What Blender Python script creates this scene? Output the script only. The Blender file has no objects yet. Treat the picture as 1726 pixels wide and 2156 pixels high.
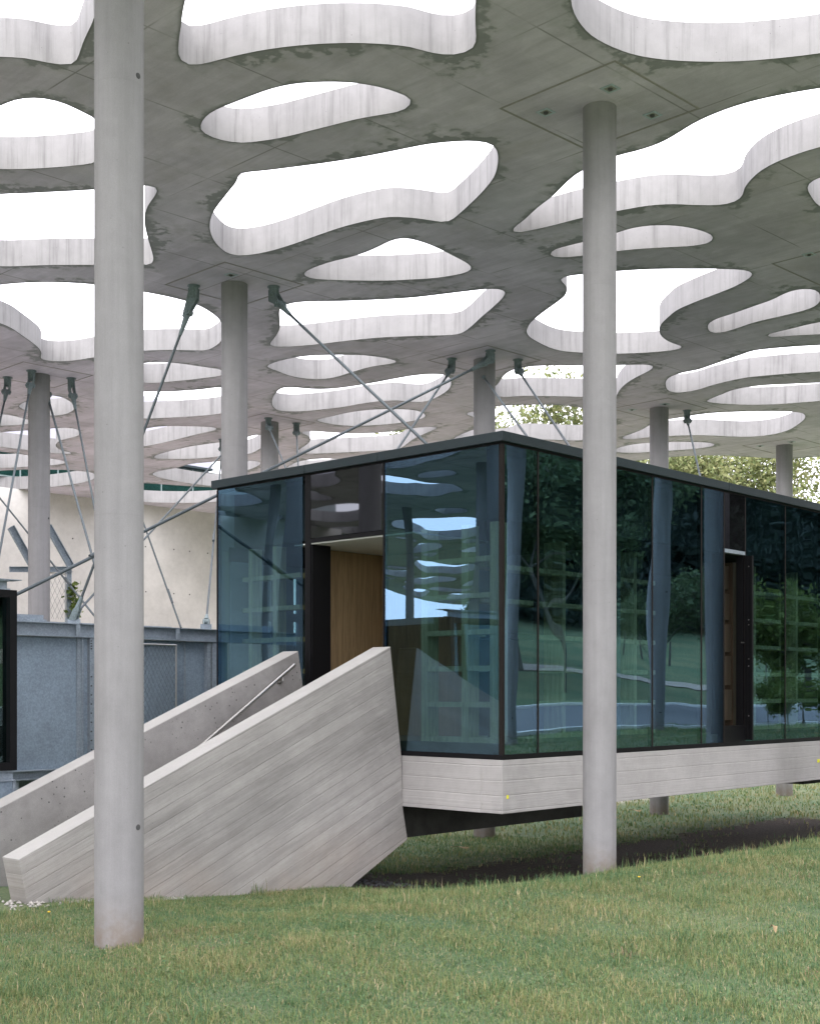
import bpy, math, random
import numpy as np
from mathutils import Vector, geometry, kdtree
R = math.radians
random.seed(7); RNG = np.random.default_rng(7)
scene = bpy.context.scene
COL = scene.collection

# ------------------------------------------------------------------ camera, light, exposure
F, CX, HZ = 2760.0, 863.0, 1455.0          # focal length, centre and horizon measured on a 1726 px wide print
cam_d = bpy.data.cameras.new("camera"); cam = bpy.data.objects.new("camera", cam_d); COL.objects.link(cam)
cam.location = (0, 0, 0); cam.rotation_euler = (R(90), 0, 0)
cam_d.sensor_fit = 'HORIZONTAL'; cam_d.sensor_width = 36.0; cam_d.lens = 36.0 * F / 1726.0
cam_d.shift_y = (HZ - 1078.0) / 1726.0; cam_d.clip_start = 0.1; cam_d.clip_end = 2000
scene.camera = cam

world = bpy.data.worlds.new("World"); scene.world = world; world.use_nodes = True
nt = world.node_tree; nt.nodes.clear()
wo = nt.nodes.new('ShaderNodeOutputWorld'); bg = nt.nodes.new('ShaderNodeBackground')
sky = nt.nodes.new('ShaderNodeTexSky'); sky.sky_type = 'NISHITA'; sky.sun_disc = False
sky.sun_elevation = R(52); sky.sun_rotation = R(150); sky.dust_density = 4.0
hs = nt.nodes.new('ShaderNodeHueSaturation'); hs.inputs['Saturation'].default_value = 0.25
mx = nt.nodes.new('ShaderNodeMix'); mx.data_type = 'RGBA'; mx.inputs[0].default_value = 0.85
mx.inputs[7].default_value = (9.65, 9.5, 10.4, 1)     # even cloud cover
nt.links.new(sky.outputs[0], hs.inputs['Color']); nt.links.new(hs.outputs[0], mx.inputs[6])
nt.links.new(mx.outputs[2], bg.inputs[0]); bg.inputs[1].default_value = 0.12
nt.links.new(bg.outputs[0], wo.inputs[0])
sun_d = bpy.data.lights.new("sun", 'SUN'); sun = bpy.data.objects.new("sun", sun_d); COL.objects.link(sun)
sun_d.energy = 1.5; sun_d.angle = R(60); sun_d.color = (1.0, 0.965, 0.95)
sun.rotation_euler = (R(38), 0, R(150 - 180))
scene.view_settings.view_transform = 'Standard'; scene.view_settings.look = 'None'
scene.view_settings.exposure = 1.8; scene.view_settings.gamma = 1; scene.view_settings.use_curve_mapping = False
scene.cycles.max_bounces = 10; scene.cycles.diffuse_bounces = 5; scene.cycles.glossy_bounces = 4
scene.cycles.transparent_max_bounces = 16; scene.cycles.caustics_reflective = False
scene.cycles.use_denoising = True

# ------------------------------------------------------------------ tagging helpers
def tag(o, label=None, cat=None, group=None, kind=None):
    if label: o['label'] = label
    if cat: o['category'] = cat; o['kind'] = 'thing'
    if group: o['group'] = group
    if kind: o['kind'] = kind
    return o
def empty(name, loc=(0, 0, 0), rz=0.0, **k):
    o = bpy.data.objects.new(name, None); COL.objects.link(o); o.location = loc; o.rotation_euler = (0, 0, rz)
    o.empty_display_size = 0.2
    return tag(o, **k)
def link_mesh(name, me, mat=None, parent=None, smooth=False, **k):
    if mat is not None and len(me.materials) == 0: me.materials.append(mat)
    if smooth: me.shade_smooth()
    o = bpy.data.objects.new(name, me); COL.objects.link(o)
    if parent is not None: o.parent = parent
    return tag(o, **k)
def copy_tree(o, parent=None):
    c = o.copy(); COL.objects.link(c); c.parent = parent
    for ch in [x for x in bpy.data.objects if x.parent == o]:
        if ch is not c: copy_tree(ch, c)
    return c
def np_mesh(name, verts, loops, sizes):
    me = bpy.data.meshes.new(name)
    verts = np.asarray(verts, np.float32); loops = np.asarray(loops, np.int32); sizes = np.asarray(sizes, np.int32)
    me.vertices.add(len(verts)); me.vertices.foreach_set('co', verts.ravel())
    me.loops.add(len(loops)); me.loops.foreach_set('vertex_index', loops)
    me.polygons.add(len(sizes)); st = np.concatenate([[0], np.cumsum(sizes)[:-1]]).astype(np.int32)
    me.polygons.foreach_set('loop_start', st); me.polygons.foreach_set('loop_total', sizes)
    me.update(calc_edges=True); return me

class MB:
    def __init__(s): s.v = []; s.f = []
    def add(s, vs, fs):
        n = len(s.v); s.v += [tuple(v) for v in vs]; s.f += [tuple(i + n for i in f) for f in fs]; return s
    def box(s, x0, x1, y0, y1, z0, z1):
        v = [(x, y, z) for z in (z0, z1) for y in (y0, y1) for x in (x0, x1)]
        return s.add(v, [(0, 2, 3, 1), (4, 5, 7, 6), (0, 1, 5, 4), (2, 6, 7, 3), (0, 4, 6, 2), (1, 3, 7, 5)])
    def prism(s, pts, d):                      # polygon (3D, any plane) pushed along d
        n = len(pts); d = Vector(d); a = [Vector(p) for p in pts]; v = a + [p + d for p in a]
        return s.add(v, [tuple(range(n))[::-1], tuple(range(n, 2 * n))] + [(i, (i + 1) % n, n + (i + 1) % n, n + i) for i in range(n)])
    def tube(s, p0, p1, r0, r1=None, n=12, caps=True):
        p0, p1 = Vector(p0), Vector(p1); r1 = r0 if r1 is None else r1
        d = (p1 - p0).normalized(); a = d.orthogonal().normalized(); b = d.cross(a)
        v = []
        for p, r in ((p0, r0), (p1, r1)):
            v += [p + (a * math.cos(t) + b * math.sin(t)) * r for t in [2 * math.pi * i / n for i in range(n)]]
        f = [(i, (i + 1) % n, n + (i + 1) % n, n + i) for i in range(n)]
        if caps: f += [tuple(range(n))[::-1], tuple(range(n, 2 * n))]
        return s.add(v, f)
    def lathe(s, c, prof, n=48):               # prof = [(r, z)...]
        v = []; f = []
        for r, z in prof: v += [(c[0] + r * math.cos(2 * math.pi * i / n), c[1] + r * math.sin(2 * math.pi * i / n), c[2] + z) for i in range(n)]
        for k in range(len(prof) - 1): f += [(k * n + i, k * n + (i + 1) % n, (k + 1) * n + (i + 1) % n, (k + 1) * n + i) for i in range(n)]
        f += [tuple(range(n))[::-1], tuple(range((len(prof) - 1) * n, len(prof) * n))]
        return s.add(v, f)
    def build(s, name, mat, parent=None, smooth=False, bevel=0, **k):
        me = bpy.data.meshes.new(name); me.from_pydata(s.v, [], s.f); me.validate(); me.update()
        o = link_mesh(name, me, mat, parent, **k)
        if smooth:
            me.shade_smooth(); me.set_sharp_from_angle(angle=R(40))
        if bevel:
            m = o.modifiers.new('bevel', 'BEVEL'); m.width = bevel; m.segments = 2; m.limit_method = 'ANGLE'
        return o

# ------------------------------------------------------------------ materials
class NT:
    def __init__(s, name):
        s.m = bpy.data.materials.new(name); s.m.use_nodes = True; s.t = s.m.node_tree; s.t.nodes.clear()
        s.out = s.n('OutputMaterial')
    def n(s, typ, **kw):
        nd = s.t.nodes.new('ShaderNode' + typ)
        for k, v in kw.items(): setattr(nd, k, v)
        return nd
    def L(s, a, b): s.t.links.new(a, b)
    def val(s, nd, **kw):
        for k, v in kw.items():
            nd.inputs[k.replace('_', ' ')].default_value = v
        return nd
    def coord(s, kind='Object', scale=(1, 1, 1), rot=(0, 0, 0)):
        tc = s.n('TexCoord'); mp = s.n('Mapping'); mp.inputs['Scale'].default_value = scale; mp.inputs['Rotation'].default_value = rot
        s.L(tc.outputs[kind], mp.inputs[0]); return mp.outputs[0]
    def noise(s, vec, scale, detail=4, rough=0.55, dist=0):
        nd = s.n('TexNoise'); s.val(nd, Scale=scale, Detail=detail, Roughness=rough, Distortion=dist); s.L(vec, nd.inputs['Vector']); return nd.outputs[0]
    def math(s, op, a, b=None, c=None, clamp=False):
        nd = s.n('Math', operation=op); nd.use_clamp = clamp
        for i, x in enumerate((a, b, c)):
            if x is None: continue
            if isinstance(x, (int, float)): nd.inputs[i].default_value = x
            else: s.L(x, nd.inputs[i])
        return nd.outputs[0]
    def ramp(s, fac, lo, hi, a=0.0, b=1.0):
        nd = s.n('MapRange'); nd.interpolation_type = 'SMOOTHSTEP'
        for i, x in ((1, lo), (2, hi), (3, a), (4, b)): nd.inputs[i].default_value = x
        s.L(fac, nd.inputs[0]); return nd.outputs[0]
    def mix(s, fac, a, b, blend='MIX'):
        nd = s.n('Mix', data_type='RGBA', blend_type=blend)
        for i, x in ((0, fac), (6, a), (7, b)):
            if isinstance(x, (int, float)): nd.inputs[i].default_value = x
            elif isinstance(x, (tuple, list)): nd.inputs[i].default_value = (*x[:3], 1)
            else: s.L(x, nd.inputs[i])
        return nd.outputs[2]
    def bsdf(s, col, rough=0.8, spec=0.3, metal=0.0, bump=None, bstr=0.3, bdist=0.01):
        p = s.n('BsdfPrincipled')
        if isinstance(col, (tuple, list)): p.inputs['Base Color'].default_value = (*col[:3], 1)
        else: s.L(col, p.inputs['Base Color'])
        if isinstance(rough, (int, float)): p.inputs['Roughness'].default_value = rough
        else: s.L(rough, p.inputs['Roughness'])
        p.inputs['Metallic'].default_value = metal; p.inputs['Specular IOR Level'].default_value = spec
        if bump is not None:
            b = s.n('Bump'); b.inputs['Strength'].default_value = bstr; b.inputs['Distance'].default_value = bdist
            s.L(bump, b.inputs['Height']); s.L(b.outputs[0], p.inputs['Normal'])
        s.L(p.outputs[0], s.out.inputs[0]); return p

def concrete(name, col, tone=0.12, pits=True, streak=False, pit_dark=0.5, grain=0.06, warm=None, ps=(0.05, 0.10)):
    t = NT(name); v = t.coord('Object')
    big = t.noise(v, 0.9, 5, 0.6); mid = t.noise(v, 7, 5, 0.65); fine = t.noise(v, 160, 3, 0.7)
    k = t.math('ADD', t.ramp(big, 0.3, 0.7, 1 - tone, 1 + tone * 0.6), t.ramp(mid, 0.25, 0.75, -tone * 0.5, tone * 0.5))
    k = t.math('ADD', k, t.ramp(fine, 0.2, 0.8, -grain, grain))
    c = t.mix(1.0, col, k, 'MULTIPLY')
    if warm is not None: c = t.mix(t.ramp(t.noise(v, 1.7, 3), 0.45, 0.75, 0, 0.6), c, warm)
    if streak:
        sv = t.coord('Object', (7, 7, 0.35)); sn = t.noise(sv, 1.0, 6, 0.7)
        sv2 = t.coord('Object', (30, 30, 0.8)); sn2 = t.noise(sv2, 1.0, 4, 0.6)
        f = t.math('MULTIPLY', t.ramp(sn, 0.45, 0.7, 0, 0.75), t.ramp(sn2, 0.3, 0.7, 0.35, 1))
        c = t.mix(f, c, tuple(x * 0.42 for x in col[:3]))
    bump = fine
    if pits:
        vo = t.n('TexVoronoi'); vo.inputs['Scale'].default_value = 17; t.L(v, vo.inputs['Vector'])
        hole = t.math('MULTIPLY', t.ramp(vo.outputs['Distance'], ps[0], ps[1], 1, 0), t.ramp(t.noise(v, 5, 2), 0.5, 0.62, 0, 1))
        c = t.mix(t.math('MULTIPLY', hole, pit_dark), c, tuple(x * 0.25 for x in col[:3]))
        bump = t.math('SUBTRACT', fine, t.math('MULTIPLY', hole, 3))
    t.bsdf(c, 0.82, 0.25, bump=bump, bstr=0.25, bdist=0.004); return t

def board_concrete(name, col, slope, pitch, tone=0.1, warm_base=False, line=0.5):
    """concrete cast against boards; the joints run along local x with the given slope"""
    t = concrete(name, col, 0.1); p = [n for n in t.t.nodes if n.type == 'BSDF_PRINCIPLED'][0]
    base = p.inputs['Base Color'].links[0].from_socket
    tc = t.n('TexCoord'); sp = t.n('SeparateXYZ'); t.L(tc.outputs['Object'], sp.inputs[0])
    wob = t.noise(tc.outputs['Object'], 1.3, 2)
    a = math.atan(slope)
    s_ = t.math('SUBTRACT', t.math('MULTIPLY', sp.outputs[2], math.cos(a)), t.math('MULTIPLY', sp.outputs[0], math.sin(a)))
    s_ = t.math('ADD', t.math('DIVIDE', s_, pitch), t.math('MULTIPLY', wob, 0.12))
    idx = t.math('FLOOR', s_); fr = t.math('FRACT', s_)
    wn = t.n('TexWhiteNoise', noise_dimensions='1D'); t.L(idx, wn.inputs['W'])
    d = t.math('ABSOLUTE', t.math('SUBTRACT', fr, 0.5))
    ln = t.ramp(d, 0.44, 0.5, 0, 1)
    along = t.math('ADD', t.math('MULTIPLY', sp.outputs[0], math.cos(a)), t.math('MULTIPLY', sp.outputs[2], math.sin(a)))
    cmb = t.n('CombineXYZ'); t.L(t.math('MULTIPLY', along, 1.1), cmb.inputs[0]); t.L(t.math('MULTIPLY', s_, pitch * 26), cmb.inputs[1]); t.L(t.math('MULTIPLY', idx, 3.7), cmb.inputs[2])
    gr = t.noise(cmb.outputs[0], 1.6, 6, 0.62, 0.9)
    cmb2 = t.n('CombineXYZ'); t.L(t.math('MULTIPLY', along, 0.5), cmb2.inputs[0]); t.L(t.math('MULTIPLY', s_, 0.7), cmb2.inputs[1])
    patchy = t.noise(cmb2.outputs[0], 1.3, 4, 0.6)
    lf = t.math('MULTIPLY', ln, t.math('MULTIPLY', t.ramp(patchy, 0.42, 0.62, 0.12, 1), line))
    k = t.math('ADD', t.ramp(gr, 0.25, 0.75, 1 - tone * 0.7, 1 + tone * 0.45), t.math('MULTIPLY', t.math('SUBTRACT', wn.outputs[0], 0.5), tone * 1.1))
    k = t.math('ADD', k, t.ramp(patchy, 0.3, 0.7, -tone * 0.8, tone * 0.8))
    c = t.mix(1.0, base, k, 'MULTIPLY'); c = t.mix(lf, c, tuple(x * 0.35 for x in col))
    if warm_base:
        w = t.math('MULTIPLY', t.ramp(sp.outputs[2], -2.15, -1.3, 0.6, 0), t.ramp(t.noise(tc.outputs['Object'], 1.1, 4), 0.35, 0.65, 0.2, 1))
        c = t.mix(t.math('MULTIPLY', w, 0.6), c, (0.34, 0.26, 0.20))
    t.L(c, p.inputs['Base Color'])
    b = p.inputs['Normal'].links[0].from_node
    t.L(t.math('SUBTRACT', t.math('MULTIPLY', gr, 1.3), t.math('MULTIPLY', ln, 0.9)), b.inputs['Height']); b.inputs['Distance'].default_value = 0.006; b.inputs['Strength'].default_value = 0.5
    return t

M = {}
def column_mat():
    t = concrete('column_concrete', (0.285, 0.278, 0.282), 0.09, True, False, 0.5, 0.07); p = [n for n in t.t.nodes if n.type == 'BSDF_PRINCIPLED'][0]; base = p.inputs['Base Color'].links[0].from_socket
    tc = t.n('TexCoord'); sp = t.n('SeparateXYZ'); t.L(tc.outputs['Object'], sp.inputs[0])
    sn = t.noise(t.coord('Object', (9, 9, 0.5)), 1.0, 5, 0.65); c = t.mix(1.0, base, t.ramp(sn, 0.3, 0.75, 1.05, 0.88), 'MULTIPLY')
    ring = t.ramp(t.math('ABSOLUTE', t.math('SUBTRACT', t.math('FRACT', t.math('DIVIDE', sp.outputs[2], 3.05)), 0.5)), 0.497, 0.5, 0, 0.06); c = t.mix(ring, c, (0.12, 0.11, 0.11))
    mud = t.math('MULTIPLY', t.ramp(sp.outputs[2], 0.0, 0.42, 0.85, 0), t.ramp(t.noise(tc.outputs['Object'], 6, 5, 0.7), 0.3, 0.65, 0.25, 1)); c = t.mix(mud, c, (0.20, 0.155, 0.12))
    t.L(c, p.inputs['Base Color']); return t.m
M['column'] = column_mat()
M['edge'] = concrete('slab_edge_concrete', (0.262, 0.256, 0.255), 0.10, True, True, 0.6, 0.05).m
M['cap'] = concrete('smooth_coping_concrete', (0.41, 0.40, 0.38), 0.07, False, False, 0.3, 0.06).m
M['rough'] = concrete('pitted_concrete', (0.30, 0.29, 0.28), 0.2, True, False, 0.9, 0.2, ps=(0.12, 0.2)).m
M['stair'] = board_concrete('stair_wall_concrete', (0.335, 0.322, 0.308), 0.418, 0.135, 0.16, True, 0.42).m
M['beam'] = board_concrete('beam_concrete', (0.405, 0.388, 0.378), 0.0, 0.165, 0.035, False, 0.07).m
M['wall'] = concrete('back_wall_concrete', (0.58, 0.56, 0.535), 0.10, True, False, 0.4, 0.05).m
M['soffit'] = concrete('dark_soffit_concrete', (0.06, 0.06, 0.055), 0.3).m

def under_mat():
    t = NT('slab_underside'); v = t.coord('Object'); 
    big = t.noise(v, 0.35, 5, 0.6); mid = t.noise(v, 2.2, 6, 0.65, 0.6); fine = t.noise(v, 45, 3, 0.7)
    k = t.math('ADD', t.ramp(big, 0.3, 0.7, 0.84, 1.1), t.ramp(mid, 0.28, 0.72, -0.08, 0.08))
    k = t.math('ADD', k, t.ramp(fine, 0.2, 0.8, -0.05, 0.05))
    c = t.mix(1.0, (0.635, 0.588, 0.66), k, 'MULTIPLY')  # base colour lightened and tinted violet to offset dim green lawn bounce light
    bt = t.n('TexCoord'); bm = t.n('Mapping'); bm.vector_type = 'TEXTURE'; bm.inputs['Rotation'].default_value = (0, 0, R(45)); t.L(bt.outputs['Object'], bm.inputs[0]); bs = t.n('SeparateXYZ'); t.L(bm.outputs[0], bs.inputs[0])
    pc = t.n('CombineXYZ'); t.L(t.math('FLOOR', t.math('DIVIDE', bs.outputs[0], 0.5)), pc.inputs[0]); t.L(t.math('FLOOR', t.math('DIVIDE', bs.outputs[1], 2.0)), pc.inputs[1]); wn = t.n('TexWhiteNoise'); t.L(pc.outputs[0], wn.inputs['Vector'])
    sc_ = t.n('CombineXYZ'); t.L(t.math('MULTIPLY', bs.outputs[0], 6.0), sc_.inputs[0]); t.L(t.math('MULTIPLY', bs.outputs[1], 0.7), sc_.inputs[1]); gr_ = t.noise(sc_.outputs[0], 1.0, 6, 0.7, 0.5)
    c = t.mix(1.0, c, t.math('ADD', t.ramp(wn.outputs[0], 0, 1, 0.94, 1.05), t.ramp(gr_, 0.25, 0.75, -0.10, 0.10)), 'MULTIPLY')
    # soft brown and violet clouding
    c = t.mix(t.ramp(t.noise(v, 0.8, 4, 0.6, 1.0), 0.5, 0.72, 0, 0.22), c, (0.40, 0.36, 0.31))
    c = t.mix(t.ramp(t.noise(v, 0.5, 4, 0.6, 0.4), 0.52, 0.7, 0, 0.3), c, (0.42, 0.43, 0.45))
    # formwork panel joints: rotated 45 degrees, 0.5 x 2.5 m
    tc = t.coord('Object', (1, 1, 1), (0, 0, R(45))); sp = t.n('SeparateXYZ'); t.L(tc, sp.inputs[0])
    def joint(ax, pitch, off, w):
        s_ = t.math('ADD', t.math('DIVIDE', ax, pitch), off); d = t.math('ABSOLUTE', t.math('SUBTRACT', t.math('FRACT', s_), 0.5)); return t.ramp(d, 0.5 - w / pitch, 0.5, 0, 1)
    j = t.math('MAXIMUM', joint(sp.outputs[0], 1.25, 0.1, 0.016), joint(sp.outputs[1], 2.5, 0.3, 0.016))
    jf = t.math('MULTIPLY', j, t.ramp(t.noise(v, 0.9, 2), 0.38, 0.55, 0.05, 0.8))
    c = t.mix(jf, c, (0.19, 0.18, 0.17))
    # damp stains creeping in from the cut edges
    at = t.n('Attribute', attribute_name='edge_dist'); d = at.outputs['Fac']
    n1 = t.noise(v, 1.1, 3, 0.5); n2 = t.noise(v, 6.5, 5, 0.55, 0.2)
    reach = t.math('MULTIPLY', t.ramp(n1, 0.40, 0.68, 0.05, 0.34), t.ramp(n2, 0.34, 0.66, 0.15, 1.1))
    st = t.ramp(t.math('SUBTRACT', reach, d), -0.04, 0.08, 0, 0.7)
    halo = t.ramp(t.math('SUBTRACT', t.math('ADD', t.math('MULTIPLY', reach, 1.6), 0.1), d), -0.1, 0.25, 0, 0.25)
    c = t.mix(halo, c, (0.36, 0.365, 0.35)); c = t.mix(st, c, (0.21, 0.225, 0.215)); c = t.mix(t.ramp(d, 0.0, 0.035, 0.7, 0), c, (0.12, 0.125, 0.115))
    t.bsdf(c, 0.8, 0.3, bump=t.math('SUBTRACT', fine, j), bstr=0.2, bdist=0.004); return t.m
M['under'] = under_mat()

def simple(name, col, rough=0.5, spec=0.5, metal=0.0, var=0.1, sc=20):
    t = NT(name); v = t.coord('Object'); n1 = t.noise(v, sc, 4, 0.6)
    t.bsdf(t.mix(1.0, col, t.ramp(n1, 0.25, 0.75, 1 - var, 1 + var), 'MULTIPLY'), rough, spec, metal, bump=n1, bstr=0.08, bdist=0.003); return t.m
def galv(name, col):
    t = NT(name); v = t.coord('Object'); vo = t.n('TexVoronoi'); vo.inputs['Scale'].default_value = 45; t.L(v, vo.inputs['Vector'])
    n1 = t.noise(v, 1.6, 5, 0.6); n2 = t.noise(v, 14, 4, 0.7)
    k = t.math('ADD', t.ramp(n1, 0.3, 0.7, 0.9, 1.08), t.ramp(n2, 0.3, 0.7, -0.07, 0.09))
    c = t.mix(1.0, col, k, 'MULTIPLY'); c = t.mix(0.22, c, t.mix(1.0, c, t.ramp(vo.outputs['Color'], 0.0, 1.0, 0.6, 1.7), 'MULTIPLY'))
    t.bsdf(c, t.ramp(n2, 0.2, 0.8, 0.42, 0.6), 0.5, 0.25); return t.m
M['galv_panel'] = galv('galvanised_sheet', (0.27, 0.34, 0.41))
M['galv'] = galv('galvanised_steel', (0.29, 0.34, 0.39))
M['rod'] = simple('zinc_rod', (0.085, 0.105, 0.115), 0.55, 0.4, 0.1, 0.12, 60)
M['rod_dark'] = simple('cast_fitting', (0.19, 0.24, 0.25), 0.6, 0.4, 0.0, 0.2, 40)
M['fascia'] = simple('fascia_metal', (0.022, 0.034, 0.039), 0.5, 0.35, 0.0, 0.07, 6)
M['black'] = simple('black_frame', (0.006, 0.006, 0.007), 0.5, 0.18, 0.0, 0.1)
M['mullion'] = simple('dark_sealant', (0.014, 0.011, 0.010), 0.6, 0.2)
M['steel'] = simple('brushed_stainless', (0.48, 0.47, 0.45), 0.3, 0.5, 0.9, 0.05, 80)
M['white'] = simple('painted_ceiling', (0.62, 0.64, 0.60), 0.7, 0.2, 0, 0.03)
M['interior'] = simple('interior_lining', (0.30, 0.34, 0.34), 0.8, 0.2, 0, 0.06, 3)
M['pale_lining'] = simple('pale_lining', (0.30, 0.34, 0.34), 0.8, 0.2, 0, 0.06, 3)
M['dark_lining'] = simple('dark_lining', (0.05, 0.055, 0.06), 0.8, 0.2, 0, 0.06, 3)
M['floor_in'] = simple('interior_floor', (0.22, 0.18, 0.13), 0.6, 0.3, 0, 0.1, 5)
M['tie'] = simple('tie_hole_plug', (0.07, 0.07, 0.07), 0.9)
M['yellow'] = simple('yellow_tag', (0.75, 0.72, 0.02), 0.6)
def wood(name, col, rough=0.5):
    t = NT(name); v = t.coord('Object', (14, 14, 0.9)); n1 = t.noise(v, 2.0, 6, 0.6, 0.8)
    t.bsdf(t.mix(t.ramp(n1, 0.3, 0.7), tuple(x * 0.72 for x in col), tuple(x * 1.15 for x in col)), rough, 0.4, bump=n1, bstr=0.1, bdist=0.002); return t.m
M['oak'] = wood('oak_veneer', (0.30, 0.205, 0.11))
M['pine'] = wood('pale_shelf_wood', (0.68, 0.62, 0.38))
M['brown'] = wood('brown_cabinet_wood', (0.085, 0.058, 0.038))

def glass(name, g, tcol, wav=0.25):
    t = NT(name); gl = t.n('BsdfGlossy'); gl.inputs['Color'].default_value = (*g, 1); gl.inputs['Roughness'].default_value = 0.0
    tr = t.n('BsdfTransparent'); tr.inputs['Color'].default_value = (*tcol, 1)
    v = t.coord('Object', (1.0, 1.0, 0.45)); n1 = t.noise(v, 0.6, 1.5, 0.5)
    b = t.n('Bump'); b.inputs['Strength'].default_value = wav; b.inputs['Distance'].default_value = 0.02; t.L(n1, b.inputs['Height']); t.L(b.outputs[0], gl.inputs['Normal'])
    ad = t.n('AddShader'); t.L(gl.outputs[0], ad.inputs[0]); t.L(tr.outputs[0], ad.inputs[1]); t.L(ad.outputs[0], t.out.inputs[0]); return t.m
M['glass'] = glass('blue_solar_glass', (0.095, 0.147, 0.20), (0.45, 0.54, 0.555), 0.75)
M['glass_green'] = glass('green_solar_glass', (0.035, 0.05, 0.052), (0.42, 0.55, 0.53))
t = NT('dark_transom_glass'); gl = t.n('BsdfGlossy'); gl.inputs['Color'].default_value = (0.11, 0.115, 0.125, 1); gl.inputs['Roughness'].default_value = 0.02
df = t.n('BsdfDiffuse'); df.inputs['Color'].default_value = (0.006, 0.006, 0.007, 1); ad = t.n('AddShader')
t.L(gl.outputs[0], ad.inputs[0]); t.L(df.outputs[0], ad.inputs[1]); t.L(ad.outputs[0], t.out.inputs[0]); M['transom'] = t.m

# ------------------------------------------------------------------ plan geometry
ROOF, TH = 6.05, 0.375                     # slab underside above the camera, slab thickness
U = np.array((0.6816, 0.7317)); V = np.array((-0.7317, 0.6816)); N = -V
CC = np.array((1.0193, 14.5))              # plan corner of the glass pavilion
AZ = math.atan2(U[1], U[0])
def ray(px): return (px - CX) / F
def roof_pt(px, py):
    Y = ROOF * F / (HZ - py); return np.array((ray(px) * Y, Y))
def on_y(px, y0, py=None):                 # pavilion frame, plane local y = y0 -> local x (and height)
    r = ray(px); a = CC + V * y0; m = (a[1] * r - a[0]) / (U[0] - U[1] * r); Y = a[1] + U[1] * m
    return m if py is None else (m, (HZ - py) / F * Y)
def on_x(px, x0=0.0, py=None):
    r = ray(px); a = CC + U * x0; k = (a[0] - a[1] * r) / (-V[0] + V[1] * r); Y = a[1] + V[1] * k
    return k if py is None else (k, (HZ - py) / F * Y)
def local(P): d = np.array(P[:2]) - CC; return float(d @ U), float(d @ V)
def pq(x, y): return x * U[0] + y * U[1], x * N[0] + y * N[1] + 9.135
def from_pq(p, q): return p * U + (q - 9.135) * N
def ss(a, b, x):
    t = np.clip((x - a) / (b - a), 0, 1); return t * t * (3 - 2 * t)
def ground(x, y):
    x = np.asarray(x, float); y = np.asarray(y, float); p, q = pq(x, y)
    A = -1.72 + 0.11 * ss(5, 13, p) + 0.59 * ss(15, 27, p)
    B = np.interp(p, [-50, 5, 6.4, 7.6, 10.5, 12, 14, 20, 30, 45, 120], [-1.85, -1.9, -1.94, -2.06, -2.24, -2.42, -2.66, -2.68, -2.58, -2.5, -1.5])
    t = ss(-1.5, 3.5, q)
    g = np.interp(q, [-400, -60, -25, 9.5, 15, 22, 33, 60, 300], [14, 4, 0, 0, 0.55, 1.9, 4.6, 10, 30]) * np.where(q > 0, ss(12, 20, p), 1)
    w = 0.018 * np.sin(x * 1.7 + 0.6 * np.sin(y * 1.3)) * np.cos(y * 1.1 + x * 0.4)
    return A * t + B * (1 - t) + g + w

# ------------------------------------------------------------------ the ground
def axis(lo, a, b, hi, step):
    mid = np.arange(a, b + 1e-6, step); o = [mid]; s = step; x = b; r = []
    while x < hi: s *= 1.25; x += s; r.append(x)
    s = step; x = a; l = []
    while x > lo: s *= 1.25; x -= s; l.append(x)
    return np.concatenate([l[::-1], mid, r])
gx = axis(-500, -16, 36, 500, 0.4); gy = axis(-400, 2, 46, 700, 0.4)
GX, GY = np.meshgrid(gx, gy); GZ = ground(GX, GY); nx, ny = len(gx), len(gy)
verts = np.stack([GX.ravel(), GY.ravel(), GZ.ravel()], 1)
i0 = (np.arange(ny - 1)[:, None] * nx + np.arange(nx - 1)[None, :]).ravel()
loops = np.stack([i0, i0 + 1, i0 + nx + 1, i0 + nx], 1).ravel()
me = np_mesh('ground', verts, loops, np.full(len(i0), 4))
# bare soil where rain never reaches, under the pavilion
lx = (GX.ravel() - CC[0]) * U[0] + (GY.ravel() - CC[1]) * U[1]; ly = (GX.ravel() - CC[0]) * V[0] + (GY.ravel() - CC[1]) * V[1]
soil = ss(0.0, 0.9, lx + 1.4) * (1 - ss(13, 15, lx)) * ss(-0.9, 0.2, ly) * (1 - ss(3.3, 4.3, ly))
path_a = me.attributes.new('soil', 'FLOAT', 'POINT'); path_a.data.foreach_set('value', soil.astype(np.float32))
plaza = ss(8.2, 9.0, ly + .4 * np.sin(lx * .5) - .12 * np.maximum(lx - 15, 0)) * (1 - ss(20, 26, lx)) * (1 - ss(25.5, 26, ly)) * ss(-11, -7, lx)
plaza = np.maximum(plaza, (1 - ss(-7.2, -5.9, lx)) * ss(-15, -13, lx) * ss(.3, 1.2, ly) * (1 - ss(9, 11, ly)))
me.attributes.new('plaza', 'FLOAT', 'POINT').data.foreach_set('value', plaza.astype(np.float32))
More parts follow.
